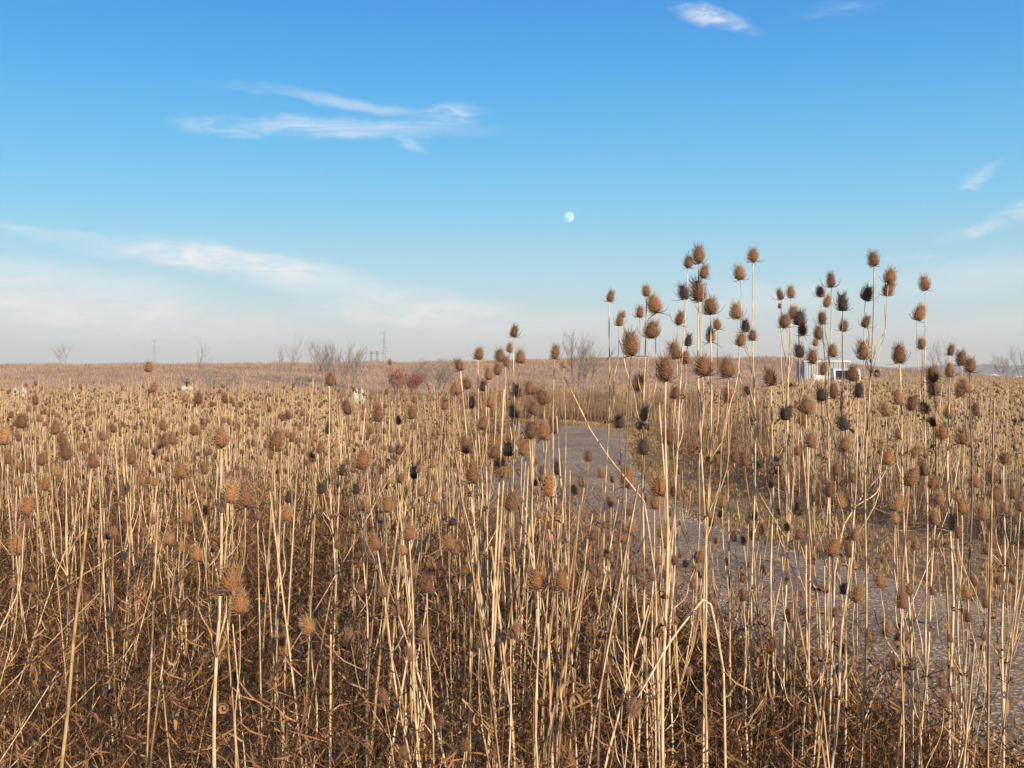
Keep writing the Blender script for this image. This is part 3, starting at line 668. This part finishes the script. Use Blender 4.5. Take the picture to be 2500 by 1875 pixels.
# ------------------------------------------------------------------ undergrowth, grass, gravel
def blades(x, y, z, h, w, r_, bend=.35, segs=4, tone=None, lean=None):
    n = len(x); a = r_.random(n)*6.28; d = np.stack([np.cos(a), np.sin(a), 0*a], -1); t = np.linspace(0, 1, segs)
    b = (bend*r_.random(n))[:, None]*h[:, None]
    P = np.stack([x, y, z], -1)[:, None] + d[:, None]*(b*t[None]**1.8)[..., None] + np.array([0, 0, 1.0])*(h[:, None]*(t-.18*t**3*bend))[..., None]
    if lean is not None: P = P + lean[None, None]*(h[:, None]*t)[..., None]
    a2 = r_.random(n)*6.28; side = np.stack([np.cos(a2), np.sin(a2), 0*a2], -1)
    Wd = w[:, None]*(1-t[None]**2*.85); v, f = ribbons(P, Wd, side)
    return v, f, np.repeat((r_.random(n) if tone is None else tone), segs*2)
# tangle of dead leaves, tendrils and twigs under the near stand
r_ = np.random.default_rng(77); ug = G()
n = 190000; y = 2.6+11*r_.random(n)**1.15; x = -6.2+9*r_.random(n); k = inside(NL, x, y) & in_view(x, y, .6) & (edge_dist(road_l, x, y) > .05); x, y = x[k], y[k]; n = len(x)
px = 1250+F*x/y; hmax = np.where(px < 1150, .80, np.where(px < 1500, .55, .32)); hmax = np.where(y > 8.5, hmax*.6, hmax)
lump = .55+.45*np.sin(x*2.3+np.sin(y*1.7)*1.5)*np.sin(y*2.1+x); hmax = hmax*(.55+.45*lump)*np.clip(edge_dist(road_l, x, y)/1.2, .15, 1)
z0 = hmax*r_.random(n)**1.6; m_ = 5; L0 = .05+.13*r_.random(n)**2
d = norm(r_.normal(0, 1, (n, 3))*[1, 1, .9]+[0, 0, .15]); c = norm(np.cross(d, r_.normal(0, 1, (n, 3)))); kap = r_.random(n)*4.2
P = [np.stack([x, y, z0], -1)]; dd_ = d
for q in range(m_-1):
    P.append(P[-1]+dd_*(L0/(m_-1))[:, None]); dd_ = norm(dd_+c*(kap/(m_-1)*1.0)[:, None]); c = norm(c-dd_*(c*dd_).sum(-1, keepdims=True))
P = np.stack(P, 1); P[..., 2] = np.maximum(P[..., 2], .004)
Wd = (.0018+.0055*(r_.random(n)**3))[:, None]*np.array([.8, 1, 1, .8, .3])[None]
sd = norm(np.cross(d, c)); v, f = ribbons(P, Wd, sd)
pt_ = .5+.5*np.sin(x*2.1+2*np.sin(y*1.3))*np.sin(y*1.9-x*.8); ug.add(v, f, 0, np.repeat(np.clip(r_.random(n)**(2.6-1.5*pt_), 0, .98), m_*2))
n = 5000; y = 3+7*r_.random(n); x = -4.5+6.5*r_.random(n); k = inside(NL, x, y) & in_view(x, y, .3); x, y = x[k], y[k]; n = len(x)
z0 = (.05+.75*r_.random(n)**1.5)*np.where(1250+F*x/y > 1450, .5, 1); m_ = 8; L0 = .06+.10*r_.random(n); d = norm(r_.normal(0, 1, (n, 3))*[1, 1, .6]+[0, 0, .3]); c = norm(np.cross(d, np.cross(d, [0, 0, 1.0]))); kap = 2+4.5*r_.random(n)
P = [np.stack([x, y, z0], -1)]; dd_ = d
for q in range(m_-1):
    P.append(P[-1]+dd_*(L0/(m_-1))[:, None]); dd_ = norm(dd_+c*(kap/(m_-1))[:, None]); c = norm(c-dd_*(c*dd_).sum(-1, keepdims=True))
P = np.stack(P, 1); P[..., 2] = np.maximum(P[..., 2], .004); Wd = (.004+.009*r_.random(n))[:, None]*np.array([.4, .8, 1, 1, .9, .7, .5, .2])[None]
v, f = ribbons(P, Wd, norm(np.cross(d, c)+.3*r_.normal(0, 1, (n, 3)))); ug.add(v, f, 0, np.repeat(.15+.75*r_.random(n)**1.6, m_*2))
# upright thin weed stalks with ragged side twigs
n = 8500; y = 3.1+10*r_.random(n); x = -6+8.4*r_.random(n); px = 1250+F*x/y; k = (inside(NL, x, y) | ((px > 1180) & (px < 1560) & (y > 7) & (y < 11) & (edge_dist(road_l, x, y) < .7) & (r_.random(n) < .6))) & in_view(x, y, .4); x, y = x[k], y[k]; n = len(x)
px = 1250+F*x/y; h = (.35+.6*r_.random(n))*np.where(px > 1560, .6, 1)
v, f, t = blades(x, y, 0*x, h, np.full(n, .0034), r_, .35, 6, r_.random(n)**1.5*.8); ug.add(v, f, 0, t)
for q in range(9):
    tt = .35+.6*r_.random(n); zz = h*tt; a = r_.random(n)*6.28; l = .03+.07*r_.random(n)
    p0 = np.stack([x, y, zz], -1); p1 = p0+np.stack([np.cos(a), np.sin(a), .5+0*a], -1)*l[:, None]*.6; p2 = p1+np.stack([np.cos(a), np.sin(a), 1+0*a], -1)*l[:, None]*.5
    v, f = ribbons(np.stack([p0, p1, p2], 1), np.repeat([[.003, .006, .002]], n, 0), norm(r_.normal(0, 1, (n, 3)))); ug.add(v, f, 0, np.repeat(r_.random(n)*.8, 6))
# yellow-tan dry grass near the road edge
n = 70000; y = 4.0+10*r_.random(n); x = -2+5*r_.random(n); k = inside(NL, x, y) & in_view(x, y, .3) & (edge_dist(road_l, x, y) < 1.6); x, y = x[k], y[k]; n = len(x)
v, f, t = blades(x, y, 0*x, .06+.20*r_.random(n)*np.clip(edge_dist(road_l, x, y)*.8, .25, 1), np.full(n, .0035), r_, 1.0, 4, .5+.48*r_.random(n)); ug.add(v, f, 0, t)
def tangle(n, x0, x1, y0, y1, cond, hm, wl, tmax):
    y = y0+(y1-y0)*r_.random(n); x = x0+(x1-x0)*r_.random(n); k = cond(x, y) & in_view(x, y, .4); x, y = x[k], y[k]; n = len(x)
    hh_ = hm*(.5+.5*np.sin(x*1.9+np.sin(y*1.1)*2)*np.sin(y*1.3+x*.7))+.06; z0 = hh_*r_.random(n); m_ = 4; L0 = .08+.2*r_.random(n); d = norm(r_.normal(0, 1, (n, 3))*[1, 1, .8]); c = norm(np.cross(d, r_.normal(0, 1, (n, 3))))
    P = [np.stack([x, y, z0], -1)]
    for q in range(m_-1): P.append(P[-1]+d*(L0/3)[:, None]); d = norm(d+c*.7)
    P = np.stack(P, 1); P[..., 2] = np.maximum(P[..., 2], .004); v, f = ribbons(P, (wl*(.5+r_.random(n)))[:, None]*np.array([.7, 1, .8, .3])[None], norm(r_.normal(0, 1, (n, 3)))); ug.add(v, f, 0, np.repeat(tmax*r_.random(n), m_*2))
tangle(42000, 2, 12, 7, 30, lambda x, y: inside(RF, x, y) & (edge_dist(RF[:12], x, y) < 1.3) | (edge_dist(RF[:12], x, y) < .25) & ~inside(ROAD, x, y), .32, .008, .55)
tangle(26000, -7, 0, 19, 35, lambda x, y: inside(NL, x, y) & (1250+F*x/y > 820), .55, .013, .5)
tangle(16000, -16, 0, 43, 52, lambda x, y: inside(RF, x, y), .35, .02, .6)
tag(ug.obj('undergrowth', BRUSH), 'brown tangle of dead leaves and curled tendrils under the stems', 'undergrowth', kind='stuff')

# golden and brown grass of the fields
gg = G(); r_ = np.random.default_rng(8)
def field_grass(n, x0, x1, y0, y1, hlo, hhi, w, cond, pw=1.0, bend=.3):
    x, y = scatter(n, x0, x1, y0, y1, r_, pw); px = 1250+F*x/y; k = in_view(x, y, .6) & cond(x, y, px); x, y = x[k], y[k]
    cl = (.5+.75*r_.random(len(x))**2)*(.9+.35*np.sin(x*2.1+np.sin(y*1.3)*2))*(.65+.35*np.sin(x*.7+1.3*np.sin(y*.21))*np.sin(y*.33+x*.2))
    v, f, t = blades(x, y, bank_z(x, y)*(y > 95), (hlo+(hhi-hlo)*r_.random(len(x)))*cl, np.full(len(x), w)*(1+y/60), r_, bend, 3); gg.add(v, f, 0, t)
field_grass(110000, 2, 22, 10, 34, .25, .85, .004, lambda x, y, px: inside(RF, x, y), 1.2)
field_grass(90000, -20, 50, 34, 97, .45, 1.0, .009, lambda x, y, px: (inside(RF, x, y) | inside(NL, x, y)) & (px > 1550))
field_grass(60000, -10, 10, 40, 62, .7, 1.25, .009, lambda x, y, px: inside(RF, x, y) & (px > 1080) & (px < 1900))
field_grass(30000, -30, 1, 34, 56, .3, .6, .008, lambda x, y, px: (inside(RF, x, y) | inside(NL, x, y)) & (px < 620))
field_grass(30000, -20, 1, 44, 60, .1, .4, .008, lambda x, y, px: inside(RF, x, y) & (px < 1150))
field_grass(110000, -48, 14, 50, 98, .12, .42, .014, lambda x, y, px: px < 1700)
field_grass(60000, -20, 0, 9, 46, .25, .7, .006, lambda x, y, px: inside(NL, x, y) & (px < 900), 1.1)
tag(gg.obj('field_grass', GRASS), 'tall dry golden grass between the road and the bank', 'grass', kind='stuff')
bg_ = G(); n = 190000; x, y = scatter(n, -66, 66, 95, 133, r_); k = in_view(x, y, 1); x, y = x[k], y[k]; n = len(x)
v, f, t = blades(x, y, bank_z(x, y)-.03, .12+.4*r_.random(n)*(.6+.4*np.sin(x*.5+y*.9)), np.full(n, .035), r_, .5, 3, .5*r_.random(n)+.25+.25*np.sin(x*.31)*np.sin(y*.35+x*.1)); bg_.add(v, f, 0, t)
tag(bg_.obj('bank_grass', BERMG), 'short brown grass covering the long bank', 'grass', kind='stuff')
# short green-gold verges
vg = G(); n = 240000; x = -4+14*r_.random(n); y = 4.5+38*r_.random(n)**1.3
k = in_view(x, y, .3) & ~inside(ROAD, x, y) & ~inside(RF, x, y) & (~inside(NL, x, y) | (edge_dist(road_l, x, y) < 1.0)); k |= inside(ROAD, x, y) & (np.minimum(edge_dist(road_r, x, y), edge_dist(road_l, x, y)) < .12) & (r_.random(n) < .25)
x, y = x[k], y[k]; n = len(x); lump = .5+.5*np.sin(x*3+np.sin(y*2)*2)*np.sin(y*1.7); pt = .5+.5*np.sin(x*1.3+np.sin(y*.8)*2.2)*np.sin(y*.9+x)
kk2 = (r_.random(n) < .6+.5*lump) & (r_.random(n) < .65+.4*pt); x, y, lump, pt = x[kk2], y[kk2], lump[kk2], pt[kk2]; n = len(x)
v, f, t = blades(x, y, 0*x-.03, .03+.07*r_.random(n)*(.3+.9*lump), np.full(n, .005)*(1+y/14), r_, 1.0, 3, np.clip(.75*r_.random(n)**1.1*(.35+.65*pt)+.15*pt, 0, .98)); vg.add(v, f, 0, t)
tag(vg.obj('verge_grass', VERGE), 'short matted green and gold grass beside the road', 'grass', kind='stuff')
# loose stones
sg = G(); n = 60000; y = 4.8+32*r_.random(n)**1.5; x = -2.2+7.5*r_.random(n); dl, dr = edge_dist(road_l, x, y), edge_dist(road_r, x, y); e_ = np.minimum(dl, dr)
pr = np.where(inside(ROAD, x, y), .22+1.1*np.exp(-(dl/np.where(y < 11, .8, .4))**2)+.8*np.exp(-(dr/.28)**2), .5*np.exp(-(e_/.15)**2)); k = in_view(x, y, .2) & (r_.random(n) < pr); x, y = x[k], y[k]; n = len(x)
ico = np.array([(1, 0, 0), (-1, 0, 0), (0, 1, 0), (0, -1, 0), (0, 0, 1), (0, 0, -1)], float); icf = np.array([(0, 2, 4), (2, 1, 4), (1, 3, 4), (3, 0, 4), (2, 0, 5), (1, 2, 5), (3, 1, 5), (0, 3, 5)])
SP = []
for q in range(8): SP.append((ico*r_.uniform(.6, 1.15, (6, 1))@np.linalg.qr(r_.normal(0, 1, (3, 3)))[0]*[1, 1, .65], icf, np.zeros(8, int), np.zeros(6)))
stamp(sg, SP, x, y, np.where(inside(ROAD, x, y), .012+.05*np.sin(np.clip(np.minimum(edge_dist(road_l, x, y), edge_dist(road_r, x, y))/1.9, 0, 1)*1.57), -.01), (.004+.018*r_.random(n)**2.0), r_, .3)
tag(sg.obj('gravel', STONE, smooth=False), 'loose pale gravel scattered along the road edges', 'gravel', kind='stuff')

# ------------------------------------------------------------------ bare trees and shrubs
BARK = mat('pale_bark', [(.10, .08, .07), (.20, .16, .13), (.30, .25, .21)], .9, 6, mixn=.6)
TWIG = mat('grey_twig', [(.20, .165, .145), (.30, .245, .215)], .9, 6)
REDT = mat('red_twig_leaf', [(.13, .035, .025), (.22, .06, .04), (.28, .10, .06)], .85, 4, mixn=.3)
def tree(px, d, h, seed, label, stems=3, spread=.5, depth=4, cat='tree', name='bare_tree', m1=None, m2=None, leafy=0, tw=1.0, z0=0, lean=0):
    r_ = np.random.default_rng(seed); root = empty(name, (gx(px, d), d, z0)); gt, gc = G(), G()
    def grow(p, dr, l, r, dep):
        n = 4; P = [p]; q = dr
        for k in range(n-1): q = norm(q+r_.normal(0, .10, 3)+[0, 0, .05]); P.append(P[-1]+q*l/(n-1))
        P = np.array(P); (gt if dep >= depth-1 else gc).add(*tube(P, np.linspace(r, r*.6, n), 5 if dep >= depth-1 else 3, False), 0, r_.random())
        if dep == 0: return
        for k in range(int(r_.integers(3, 6)) if dep < depth else 5):
            f = .3+.7*r_.random(); i = min(int(f*(n-1)), n-2); b = P[i]+(P[i+1]-P[i])*(f*(n-1)-i)
            a = r_.random()*6.28; dn = norm(q+spread*np.array([math.cos(a), math.sin(a), .25])*(.7+.6*r_.random())); grow(b, dn, l*(.5+.22*r_.random()), r*.52, dep-1)
        if leafy and dep <= 2:
            for k in range(leafy):
                b = P[-1]+r_.normal(0, .09, 3); s = r_.normal(0, .028, (3, 3)); gc.add(b+s, [(0, 1, 2)], 0, r_.random())
    for s in range(stems):
        a = s/stems*6.28+r_.random(); grow(np.array([.06*math.cos(a)*stems, .06*math.sin(a)*stems, -.05]), norm(np.array([math.cos(a)*.28*spread*1.6+lean, math.sin(a)*.28*spread, 1.0])), h*(.48+.12*r_.random()), (.016 if stems > 1 else .02)*h*.6*tw, depth)
    gt.obj('trunk', m1 or BARK, root); gc.obj('crown', m2 or TWIG, root); tag(root, label, cat); return root
tree(1412, 84, 4.4, 1, 'bare multi-stemmed tree with pale trunks, tallest behind the road', 5, .42)
tree(785, 100, 4.6, 2, 'largest bare tree of three rising above the bank, on the left', 3, .55)
tree(825, 104, 4.9, 3, 'bare upright tree in the middle of the three above the bank', 3, .4)
tree(862, 99, 4.1, 4, 'bare bushy tree, rightmost of three breaking the bank skyline', 4, .55)
tree(698, 106, 4.8, 5, 'thin bare tree alone to the left of the three trees', 2, .45, tw=.7)
tree(482, 104, 4.6, 6, 'slender bare tree showing above the bank over the wellhead', 1, .35, tw=.6)
tree(152, 132, 2.9, 7, 'sparse spreading bare tree on the bank top at far left', 3, .75, tw=.6, z0=2.4)
tree(2292, 120, 5.2, 8, 'thin twiggy leafless tree right of the white container', 2, .4, tw=.6)
tree(2450, 210, 6, 9, 'faint bare tree against the far hills behind the white canopy', 4, .5)
tree(2495, 230, 8, 10, 'faint bare tree at the right edge above the far hills', 3, .5, tw=.7)
tree(1940, 128, 2.2, 21, 'small leafless tree on the bank left of the container', 2, .5, z0=2.6, tw=.6)
tree(1052, 88, 2.9, 11, 'dome-shaped grey leafless shrub right of the red shrub', 12, .85, cat='shrub', name='shrub', tw=1.1)
tree(545, 88, 1.9, 12, 'low dark rounded leafless shrub right of the wellhead', 11, .9, cat='shrub', name='shrub', tw=1.0)
tree(990, 72, 1.9, 13, 'dense rusty red shrub in front of the bank', 9, .62, cat='shrub', name='shrub', m1=REDT, m2=REDT, leafy=3, tw=.8)

# ------------------------------------------------------------------ far structures
def flat(name, col, rough=.5, metal=0):
    m = mat(name, [tuple(c*.92 for c in col), col], rough, 3, mixn=.9); m.node_tree.nodes['Principled BSDF'].inputs['Metallic'].default_value = metal; return m
WHITE = flat('white_paint', (.62, .61, .58)); PANEL = flat('pale_grey_panel', (.34, .37, .39)); GLASS = flat('dark_glass', (.02, .025, .03), .1); YEL = flat('yellow_paint', (.75, .55, .04)); RUB = flat('rubber', (.025, .025, .025), .8)
GREYM = flat('galvanised_steel', (.25, .27, .29), .5, .3); PALE = flat('weathered_white_plastic', (.46, .48, .39))
# storage container with ribbed walls
d = 86; x0, x1 = gx(1964, d), gx(2074, d); W_, H_ = x1-x0, gz(880, d); root = empty('storage_container', ((x0+x1)/2, d, 0), 0); hw = W_/2
g = G(); nr_ = 17
def ribbed(p0, p1, out):
    u = np.array(p1)-np.array(p0); Ln = np.linalg.norm(u); u = u/Ln; t = np.linspace(0, Ln, nr_*4+1); off = np.array([0, .045, .045, 0]*nr_+[0]); 
    b = np.array(p0)+u*t[:, None]+np.array(out)*off[:, None]; v = np.concatenate([np.c_[b, np.full(len(b), .18)], np.c_[b, np.full(len(b), H_-.14)]]); n = len(b); i = np.arange(n-1)
    g.add(v, np.concatenate([np.stack([i, i+1, i+1+n], -1), np.stack([i, i+1+n, i+n], -1)]))
ribbed((-hw+.1, 0.05), (hw-.1, 0.05), (0, -1)); g.obj('wall', PANEL, root, smooth=False); g = G(); ribbed((-hw+.1, 2.35), (hw-.1, 2.35), (0, 1)); g.obj('wall', PANEL, root, smooth=False)
g = G(); 
for sx in (-hw, hw-.12):
    for sy in (0, 2.28): g.add(*box(sx, sx+.12, sy, sy+.12, 0, H_-.14))
g.add(*box(-hw+.12, hw-.12, .0, .1, 0, .18)); g.add(*box(-hw+.12, hw-.12, 2.3, 2.4, 0, .18)); g.obj('frame', GREYM, root, smooth=False)
g = G(); g.add(*box(-hw-.06, hw+.06, -.06, 2.46, H_-.14, H_)); g.obj('roof', WHITE, root, smooth=False)
for sx in (-hw+.01, hw-.06):
    g = G(); g.add(*box(sx, sx+.05, .12, 2.28, .18, H_-.15)); de = g.obj('door', PANEL, root, smooth=False)
    g = G(); g.add(*tube([(sx+(.09 if sx > 0 else -.04), 1.1, .4), (sx+(.09 if sx > 0 else -.04), 1.1, H_-.4)], .02, 5)); g.obj('handle', GREYM, de)
tag(root, 'pale grey ribbed storage container with white roof behind the teasels', 'container')
# cabinet
d = 78; cx = gx(1999, d); root = empty('utility_cabinet', (cx, d, 0)); g = G(); g.add(*box(-.36, .36, 0, .6, .08, 1.62)); g.obj('body', WHITE, root, smooth=False)
g = G(); g.add(*box(-.40, .40, -.04, .64, 1.62, 1.69)); g.obj('lid', WHITE, root, smooth=False); g = G(); g.add(*box(-.31, .31, -.02, -.002, .16, 1.55)); dr_ = g.obj('door', WHITE, root, smooth=False)
g = G(); g.add(*box(.2, .24, -.05, -.022, .8, .95)); g.obj('handle', GREYM, dr_, smooth=False); g = G(); g.add(*box(-.42, .42, -.06, .66, -.02, .08)); g.obj('plinth', GREYM, root, smooth=False)
tag(root, 'white upright utility cabinet in front of the container left half', 'cabinet')
# white van parked nose left, seen three-quarter
d = 80; root = empty('parked_van', (gx(2064, d), d, 0), R(80)); 
prof = [(-2.3, .42), (-2.32, .95), (-2.15, 1.12), (-1.35, 1.25), (-.75, 1.98), (-.45, 2.1), (2.1, 2.12), (2.25, 2.0), (2.3, .42)]
def extr(g, pr, y0, y1, m=0):
    n = len(pr); v = [(x, y0, z) for x, z in pr]+[(x, y1, z) for x, z in pr]; f = []
    for i in range(n): j = (i+1) % n; f += [(i, j, j+n), (i, j+n, i+n)]
    c = [sum(p[0] for p in pr)/n, sum(p[1] for p in pr)/n]; v += [(c[0], y0, c[1]), (c[0], y1, c[1])]
    for i in range(n): j = (i+1) % n; f += [(j, i, 2*n), (i+n, j+n, 2*n+1)]
    g.add(v, f, m)
g = G(); extr(g, prof, -.92, .92); g.obj('body', WHITE, root, smooth=False)
g = G(); v = [(-1.33, -.8, 1.29), (-1.33, .8, 1.29), (-.80, .74, 1.93), (-.80, -.74, 1.93)]; v = [(a-.02, b, c+.02) for a, b, c in v]; g.add(v, [(0, 1, 2), (0, 2, 3)]); g.obj('windscreen', GLASS, root, smooth=False)
for s in (-1, 1):
    g = G(); g.add([(-1.05, s*.926, 1.32), (.1, s*.926, 1.32), (.1, s*.926, 1.92), (-.7, s*.926, 1.92)], [(0, 1, 2), (0, 2, 3)]); g.obj('window', GLASS, root, smooth=False)
    g = G(); g.add([(.25, s*.926, 1.32), (2.0, s*.926, 1.32), (1.95, s*.926, 1.92), (.25, s*.926, 1.92)], [(0, 1, 2), (0, 2, 3)]); g.obj('window', GLASS, root, smooth=False)
    g = G(); g.add(*box(-2.36, -2.30, s*.7-.14, s*.7+.14, .78, .94)); g.obj('headlight', PALE, root, smooth=False)
    g = G(); g.add(*box(-1.0, -.86, s*1.0-.08, s*1.0+.08, 1.3, 1.48)); g.obj('mirror', RUB, root, smooth=False)
    for wx in (-1.5, 1.45):
        wh = empty('wheel', (wx, s*.86, .34)); wh.parent = root
        a = np.linspace(0, 6.283, 21); g = G(); g.add(*tube([(0, -.11, 0), (0, -.10, 0), (0, .10, 0), (0, .11, 0)], [.29, .34, .34, .29], 18)); g.obj('tyre', RUB, wh)
        g = G(); g.add(*tube([(0, -.115, 0), (0, .115, 0)], .19, 12)); g.obj('rim', GREYM, wh)
tag(root, 'white van parked by the container, dark windows glimpsed between teasels', 'van')
# yellow drum
d = 75; root = empty('yellow_drum', (gx(2098, d), d, 0)); g = G(); g.add(*tube([(0, 0, 0), (0, 0, .02), (0, 0, .4), (0, 0, .42), (0, 0, .44), (0, 0, .82), (0, 0, .84), (0, 0, .86), (0, 0, 1.24)], [.36, .37, .37, .39, .37, .37, .39, .37, .37], 20)); g.obj('body', YEL, root)
g = G(); g.add(*tube([(0, 0, 1.235), (0, 0, 1.28), (0, 0, 1.3)], [.39, .39, .33], 20)); g.obj('lid', YEL, root); tag(root, 'yellow drum standing right of the white van', 'drum')
# gas wellhead
d = 46; root = empty('gas_wellhead', (gx(456, d), d, 0)); g = G(); g.add(*tube([(0, 0, 0), (0, 0, .98)], .09, 12)); g.obj('riser_pipe', PALE, root)
g = G(); t = np.linspace(-.27, .27, 9); g.add(*tube(np.c_[t, 0*t, 1.07+.02*np.cos(t*8)], [.03, .10, .125, .11, .05, .11, .125, .10, .03], 12)); g.obj('valve_body', PALE, root)
g = G(); g.add(*tube([(0, 0, 1.1), (0, 0, 1.28), (0, 0, 1.30), (0, 0, 1.36)], [.03, .03, .12, .10], 12)); g.obj('valve_wheel', RUB, root); tag(root, 'pale wellhead with a dark cap standing over the teasels at left', 'wellhead')
for q, (px, top_, lb) in enumerate(((467, .92, 'yellow guard post just right of the pale wellhead'), (448, .62, 'shorter yellow guard post left of the wellhead'), (490, .70, 'pale yellow guard post farthest right of the wellhead'))):
    root = empty('guard_post', (gx(px, 44), 44-.3*q, 0)); g = G(); g.add(*tube([(0, 0, -.05), (0, 0, top_-.04), (0, 0, top_)], [.075, .075, .04], 12)); g.obj('post', YEL, root)
    g = G(); g.add(*tube([(0, 0, top_-.2), (0, 0, top_-.1)], .078, 12)); g.obj('band', PALE, root); tag(root, lb, 'post', 'yellow guard posts round the wellhead')
# pale boulders
def boulder(px, d, w, h, seed, lab):
    r_ = np.random.default_rng(seed); v, f = egg(14, 8, .5); v = v*[w, w*.8, h*1.25]; v[:, 2] -= h*.25; v += r_.normal(0, w*.025, v.shape); g = G(); g.add(v+[gx(px, d), d, 0], f)
    o = g.obj('boulder', PALE); tag(o, lab, 'boulder', 'pale boulders at the foot of the bank')
boulder(868, 60, .50, .98, 1, 'pale rounded boulder left of the red shrub, larger of the pair'); boulder(884, 61, .38, .92, 2, 'smaller pale boulder touching the larger one by the red shrub')
boulder(38, 66, .5, .95, 3, 'pale boulder near the left edge, left one of two'); boulder(56, 67, .55, .93, 4, 'pale boulder near the left edge, right one of two')
# canopy and far trailer
d = 260; cx = gx(2421, d); root = empty('canopy', (cx, d, 0)); g = G(); hw = 1.9; zt = gz(913, d)
extr(g, [(-hw, zt-.45), (0, zt), (hw, zt-.45), (hw, zt-.6), (-hw, zt-.6)], -1.8, 1.8); g.obj('roof', WHITE, root, smooth=False)
for sx in (-1, 1):
    for sy in (-1, 1): g = G(); g.add(*tube([(sx*1.75, sy*1.6, 0), (sx*1.75, sy*1.6, zt-.6)], .06, 6)); g.obj('post', GREYM, root)
tag(root, 'white peaked canopy on four posts in front of the far hills', 'canopy')
d = 250; root = empty('far_trailer', (gx(2478, d), d, 0), R(15)); g = G(); g.add(*box(-.75, .75, -1.4, 1.4, .35, 1.35)); g.obj('body', WHITE, root, smooth=False); g = G(); g.add(*box(-.79, .79, -1.44, 1.44, 1.35, 1.42)); g.obj('roof', PALE, root, smooth=False)
for sy in (-.9, .9):
    g = G(); g.add(*tube([(-.8, sy, .3), (.8, sy, .3)], .3, 12)); g.obj('wheel', RUB, root)
tag(root, 'small white trailer near the right edge before the hills', 'trailer')
# pylons
def pylon(px, d, h, label, w=5.5, thin=.12, arms=(.62, .78, .93), aw=7):
    root = empty('transmission_tower', (gx(px, d), d, 0), R(20)); g = G(); n = 9; zs = np.linspace(0, h, n+1); ww = w*(1-zs/h)**1.2+.5
    for sx in (-1, 1):
        for sy in (-1, 1): g.add(*tube(np.stack([sx*ww/2, sy*ww/2, zs], -1), thin*1.3, 3))
    for k in range(n):
        a, b = ww[k]/2, ww[k+1]/2
        for s in (-1, 1):
            g.add(*tube([(-a, s*a, zs[k]), (b, s*b, zs[k+1])], thin, 3)); g.add(*tube([(a, s*a, zs[k]), (-b, s*b, zs[k+1])], thin, 3)); g.add(*tube([(s*a, -a, zs[k]), (s*b, b, zs[k+1])], thin, 3))
    g.obj('mast', GREYM, root)
    for q in arms:
        g = G(); g.add(*tube([(-aw/2, 0, h*q), (aw/2, 0, h*q)], thin, 3)); g.add(*tube([(-aw/2, 0, h*q), (0, 0, h*q+aw*.16), (aw/2, 0, h*q)], thin, 3)); g.obj('crossarm', GREYM, root)
    tag(root, label, 'transmission tower')
pylon(377, 1500, 50, 'faint hazy lattice tower above the bank at far left', 6, .16, aw=9)
pylon(938, 1500, 62, 'faint hazy lattice tower rising behind the skyline left of centre', 7, .16, aw=9)
pylon(906, 420, 10.5, 'left one of two low dark crossarmed masts on the bank skyline', 1.6, .05, (.62, .92), 6.0)
pylon(921, 425, 10.8, 'right one of two low dark crossarmed masts on the bank skyline', 1.6, .05, (.62, .92), 5.5)

# moon: a sunlit sphere far away
MOON = mat('moon_rock', [(.12, .13, .14), (.27, .27, .28)], 1, 2.2, mixn=.95, coords='Generated')
D = 40000.0; g = G(); k = 48; v, f = egg(k, 2); th = np.linspace(0, np.pi, 26); a = np.arange(k)/k*2*np.pi
V = np.stack([np.outer(np.sin(th), np.cos(a)), np.outer(np.sin(th), np.sin(a)), np.repeat(np.cos(th)[:, None], k, 1)], -1)
i = np.arange(25)[:, None]*k; j = np.arange(k)[None]; j2 = (j+1) % k; q = np.stack([i+j+0*j2, i+j2, i+k+j2, i+k+j], -1).reshape(-1, 4)
g.add(V*D*13.6/F, np.concatenate([q[:, [0, 2, 1]], q[:, [0, 3, 2]]])); mo = g.obj('moon', MOON)
t_ = MOON.node_tree; df = t_.nodes.new('ShaderNodeBsdfTransparent'); ash = t_.nodes.new('ShaderNodeAddShader'); dd2 = t_.nodes['Principled BSDF']
gm = t_.nodes.new('ShaderNodeNewGeometry'); ms_ = t_.nodes.new('ShaderNodeMixShader'); df0 = t_.nodes.new('ShaderNodeBsdfDiffuse'); bk = t_.nodes.new('ShaderNodeBsdfDiffuse'); bk.inputs[0].default_value = (0, 0, 0, 1)
t_.links.new(dd2.inputs['Base Color'].links[0].from_socket, df0.inputs[0]); t_.links.new(gm.outputs['Backfacing'], ms_.inputs[0]); t_.links.new(df0.outputs[0], ms_.inputs[1]); t_.links.new(bk.outputs[0], ms_.inputs[2]); dd2 = ms_
t_.links.new(dd2.outputs[0], ash.inputs[0]); t_.links.new(df.outputs[0], ash.inputs[1]); t_.links.new(ash.outputs[0], t_.nodes['Material Output'].inputs[0]); mo.location = (gx(1388, D), D, gz(531, D))
tag(mo, 'pale gibbous daytime moon in the blue sky', 'moon')

# ------------------------------------------------------------------ the air
hm = bpy.data.materials.new('haze'); hm.use_nodes = True; t_ = hm.node_tree; t_.nodes.clear(); pv = t_.nodes.new('ShaderNodeVolumePrincipled'); mo_ = t_.nodes.new('ShaderNodeOutputMaterial')
pv.inputs['Density'].default_value = .00055; pv.inputs['Color'].default_value = (.90, .93, .88, 1); pv.inputs['Anisotropy'].default_value = .0; t_.links.new(pv.outputs[0], mo_.inputs['Volume'])
g = G(); g.add(*box(-2200, 2200, -60, 3000, -1.2, 75)); ho = g.obj('haze', hm, smooth=False); tag(ho, kind='stuff')
